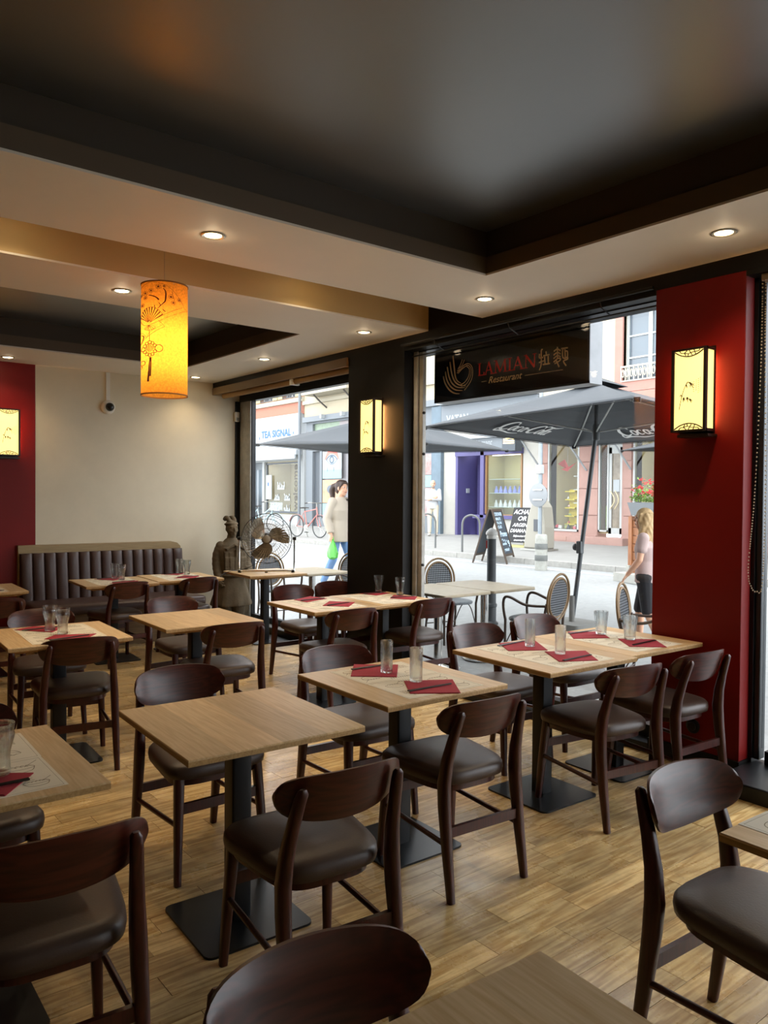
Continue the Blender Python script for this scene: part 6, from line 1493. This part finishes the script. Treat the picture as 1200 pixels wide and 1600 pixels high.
# walking woman
JW = dict(pelvis=(0, 0, .93), chest=(.01, 0, 1.25), neck=(.02, 0, 1.43), head=(.045, 0, 1.575), turn=(-.15,), shr=(0, -.175, 1.375), elr=(-.07, -.225, 1.11), wrr=(.02, -.235, .87), shl=(0, .175, 1.375), ell=(.05, .22, 1.11), wrl=(.17, .20, .90),
          hipr=(0, -.09, .9), knr=(-.04, -.095, .50), anr=(-.24, -.095, .13), hipl=(0, .09, .9), knl=(.15, .09, .50), anl=(.20, .09, .085))
M_BLOUSE = pbr('cream blouse', '#b3a898', .85, bump=.3, bscale=14); M_JEANS = pbr('light blue jeans', '#6d8db8', .85); M_HAIRD = pbr('dark brown hair', '#3a2a24', .6, bump=.5, bscale=60)
def w_hair(mb, V, k, hd, HR):
    E = lambda c, r: ell(mb, hd+HR @ (Vector(c)*k), [q*k for q in r], HR)
    E((-.028, 0, .045), (.092, .083, .095)); E((-.05, 0, -.01), (.06, .078, .08)); E((.03, 0, .092), (.06, .07, .04)); E((-.125, 0, .05), (.045, .04, .045))
    limb(mb, [hd+HR @ (Vector(p)*k) for p in ((-.12, 0, .06), (-.18, .0, .04), (-.215, 0, -.03), (-.20, 0, -.12), (-.17, 0, -.17))], [.035*k, .045*k, .052*k, .042*k, .015*k])
    for s in (-1, 1): limb(mb, [hd+HR @ (Vector(p)*k) for p in ((.06, s*.055, .07), (.03, s*.078, .02), (.03, s*.078, -.03))], [.02*k, .014*k, .006*k], 8)
wl2 = [('blouse', lambda mb, V, k, hd, HR: (torso(mb, V, k, .022, -.17, wide=1.06), sleeve(mb, V, k, 'r', .88, .014), sleeve(mb, V, k, 'l', .88, .014), mb.sweep([V['neck']-Vector((0, 0, .05*k)), V['neck']+Vector((0, 0, .02*k))], [.075*k, .066*k], 14)), M_BLOUSE, .011),
       ('jeans', lambda mb, V, k, hd, HR: legs(mb, V, k, .004), M_JEANS, .011), ('shoes', shoes, pbr('white trainers', '#cfcfcc', .7), .01)]
tw_, Vw, kw = person('woman in a cream blouse and light jeans walking, dark ponytail, green bag in hand', (-9.86, 6.94, gz(6.94)+.01), radians(18), 1.70, JW, M_SKIN, [('hair', w_hair, M_HAIRD, .009)], wl2)
st_ = MB().sweep([Vw['chest']+Vector((.10, .13, .16))*kw, Vw['neck']+Vector((.0, .06, -.035))*kw, Vw['neck']+Vector((-.06, -.02, -.07))*kw, Vw['chest']+Vector((-.14, -.10, .0))*kw, Vw['pelvis']+Vector((-.16, -.17, .12))*kw], (.004, .013), 6)
obj('bag_strap', st_, M_STICK, tw_)
gb = thing('green_bag', 'bright green plastic carrier bag held in the hand of the walking woman', 'bag', (0, 0, 0))
c_, s_ = cos(radians(18)), sin(radians(18)); wpt = Vw['wrr']+(Vw['wrr']-Vw['elr']).normalized()*.10; gp = Vector((-9.86+c_*wpt.x-s_*wpt.y, 6.94+s_*wpt.x+c_*wpt.y, gz(6.94)+.01+wpt.z)); gb.location = gp
g_ = MB(); rb = random.Random(3); rgs = []
for i, (z, a, b_) in enumerate(((.03, .015, .015), (-.03, .05, .03), (-.09, .10, .05), (-.17, .12, .06), (-.24, .11, .055), (-.27, .05, .03))): rgs.append([(a*cos(t_)*rb.uniform(.85, 1.12), b_*sin(t_)*rb.uniform(.85, 1.15), z+rb.uniform(-.01, .01)) for t_ in [2*pi*q/14 for q in range(14)]])
g_.loft(rgs); obj('bag', g_, pbr('green plastic', '#4fae3c', .35), gb, smooth=20)
obj('handle', MB().sweep([(-.03, 0, -.02), (-.02, 0, .06), (.02, 0, .06), (.03, 0, -.02)], .006, 6), pbr('green plastic', '#4fae3c', .35), gb)
# standing man, arms folded
JM = dict(pelvis=(0, 0, .93), chest=(.0, 0, 1.25), neck=(.01, 0, 1.44), head=(.03, 0, 1.585), turn=(.2,), shr=(0, -.19, 1.385), elr=(.06, -.23, 1.13), wrr=(.19, .03, 1.17), shl=(0, .19, 1.385), ell=(.07, .23, 1.12), wrl=(.20, -.03, 1.12), hdr=(-.03, .3, .05), hdl=(-.03, -.3, .03), upr=(1, 0, .2), upl=(1, 0, .2),
          hipr=(0, -.09, .9), knr=(.01, -.10, .49), anr=(-.01, -.10, .085), hipl=(0, .09, .9), knl=(.03, .11, .49), anl=(.03, .12, .085))
M_SHIRT = pbr('white shirt', '#b5b6b8', .85, bump=.2, bscale=14)
def beard(mb, V, k, hd, HR):
    E = lambda c, r: ell(mb, hd+HR @ (Vector(c)*k), [q*k for q in r], HR)
    E((.03, 0, -.085), (.062, .058, .04)); E((.075, 0, -.04), (.016, .03, .008))
person('bald bearded man in white shirt standing with folded arms by the far shopfront', (-17.5, 15.75, gz(15.75)+.0), radians(-50), 1.66, JM, M_SKIN, [('beard', beard, pbr('grey beard', '#8a837c', .8), .009)],
       [('shirt', lambda mb, V, k, hd, HR: (torso(mb, V, k, .012, -.10), sleeve(mb, V, k, 'r', .9, .008), sleeve(mb, V, k, 'l', .9, .008)), M_SHIRT, .012), ('trousers', lambda mb, V, k, hd, HR: legs(mb, V, k, .008), pbr('beige trousers', '#c6bda9', .85), .012), ('shoes', shoes, pbr('pale shoes', '#bdb8ae', .7), .011)])
# girl
JG = dict(pelvis=(0, 0, .93), chest=(.01, 0, 1.25), neck=(.02, 0, 1.43), head=(.05, 0, 1.59), turn=(.25,), shr=(0, -.16, 1.37), elr=(-.03, -.20, 1.10), wrr=(.10, -.19, .88), shl=(0, .16, 1.37), ell=(.03, .21, 1.11), wrl=(.17, .20, .93),
          hipr=(0, -.085, .9), knr=(.10, -.09, .50), anr=(.10, -.09, .085), hipl=(0, .085, .9), knl=(-.04, .09, .50), anl=(-.2, .09, .12))
M_HAIRB = pbr('wavy fair hair', '#b79a6e', .6, var=.18, vscale=22, bump=.6, bscale=40)
def g_hair(mb, V, k, hd, HR):
    E = lambda c, r: ell(mb, hd+HR @ (Vector(c)*k), [q*k for q in r], HR)
    E((-.02, 0, .05), (.105, .09, .098)); E((-.045, 0, -.02), (.075, .088, .10)); rr = random.Random(8)
    for i in range(17):
        a = radians(65+230*i/16); x, y = .098*cos(a)-.015, .092*sin(a); pts = []
        for q in range(9): pts.append(hd+HR @ (Vector((x*(1+.06*q)+.014*sin(q*1.5+i), y*(1+.045*q)+.012*cos(q*1.4+i*2), .06-.055*q))*k))
        limb(mb, pts, [(.026-.0012*q)*k for q in range(9)], 8)
tg, Vg, kg = person('fair haired girl in a pale pink t-shirt walking past outside, seen from the side', (-4.36, 6.72, gz(6.72)), radians(198), 1.36, JG, M_SKIN, [('hair', g_hair, M_HAIRB, .010)],
       [('t_shirt', lambda mb, V, k, hd, HR: (torso(mb, V, k, .018, -.10, wide=1.02), sleeve(mb, V, k, 'r', .4, .016), sleeve(mb, V, k, 'l', .4, .016)), pbr('pale pink cotton', '#b8a29d', .85, bump=.2, bscale=14), .011), ('shorts', lambda mb, V, k, hd, HR: legs(mb, V, k, .016, .3), pbr('black shorts', '#1c1c20', .8), .011), ('shoes', shoes, pbr('white trainers', '#cfcfcc', .7), .011)])
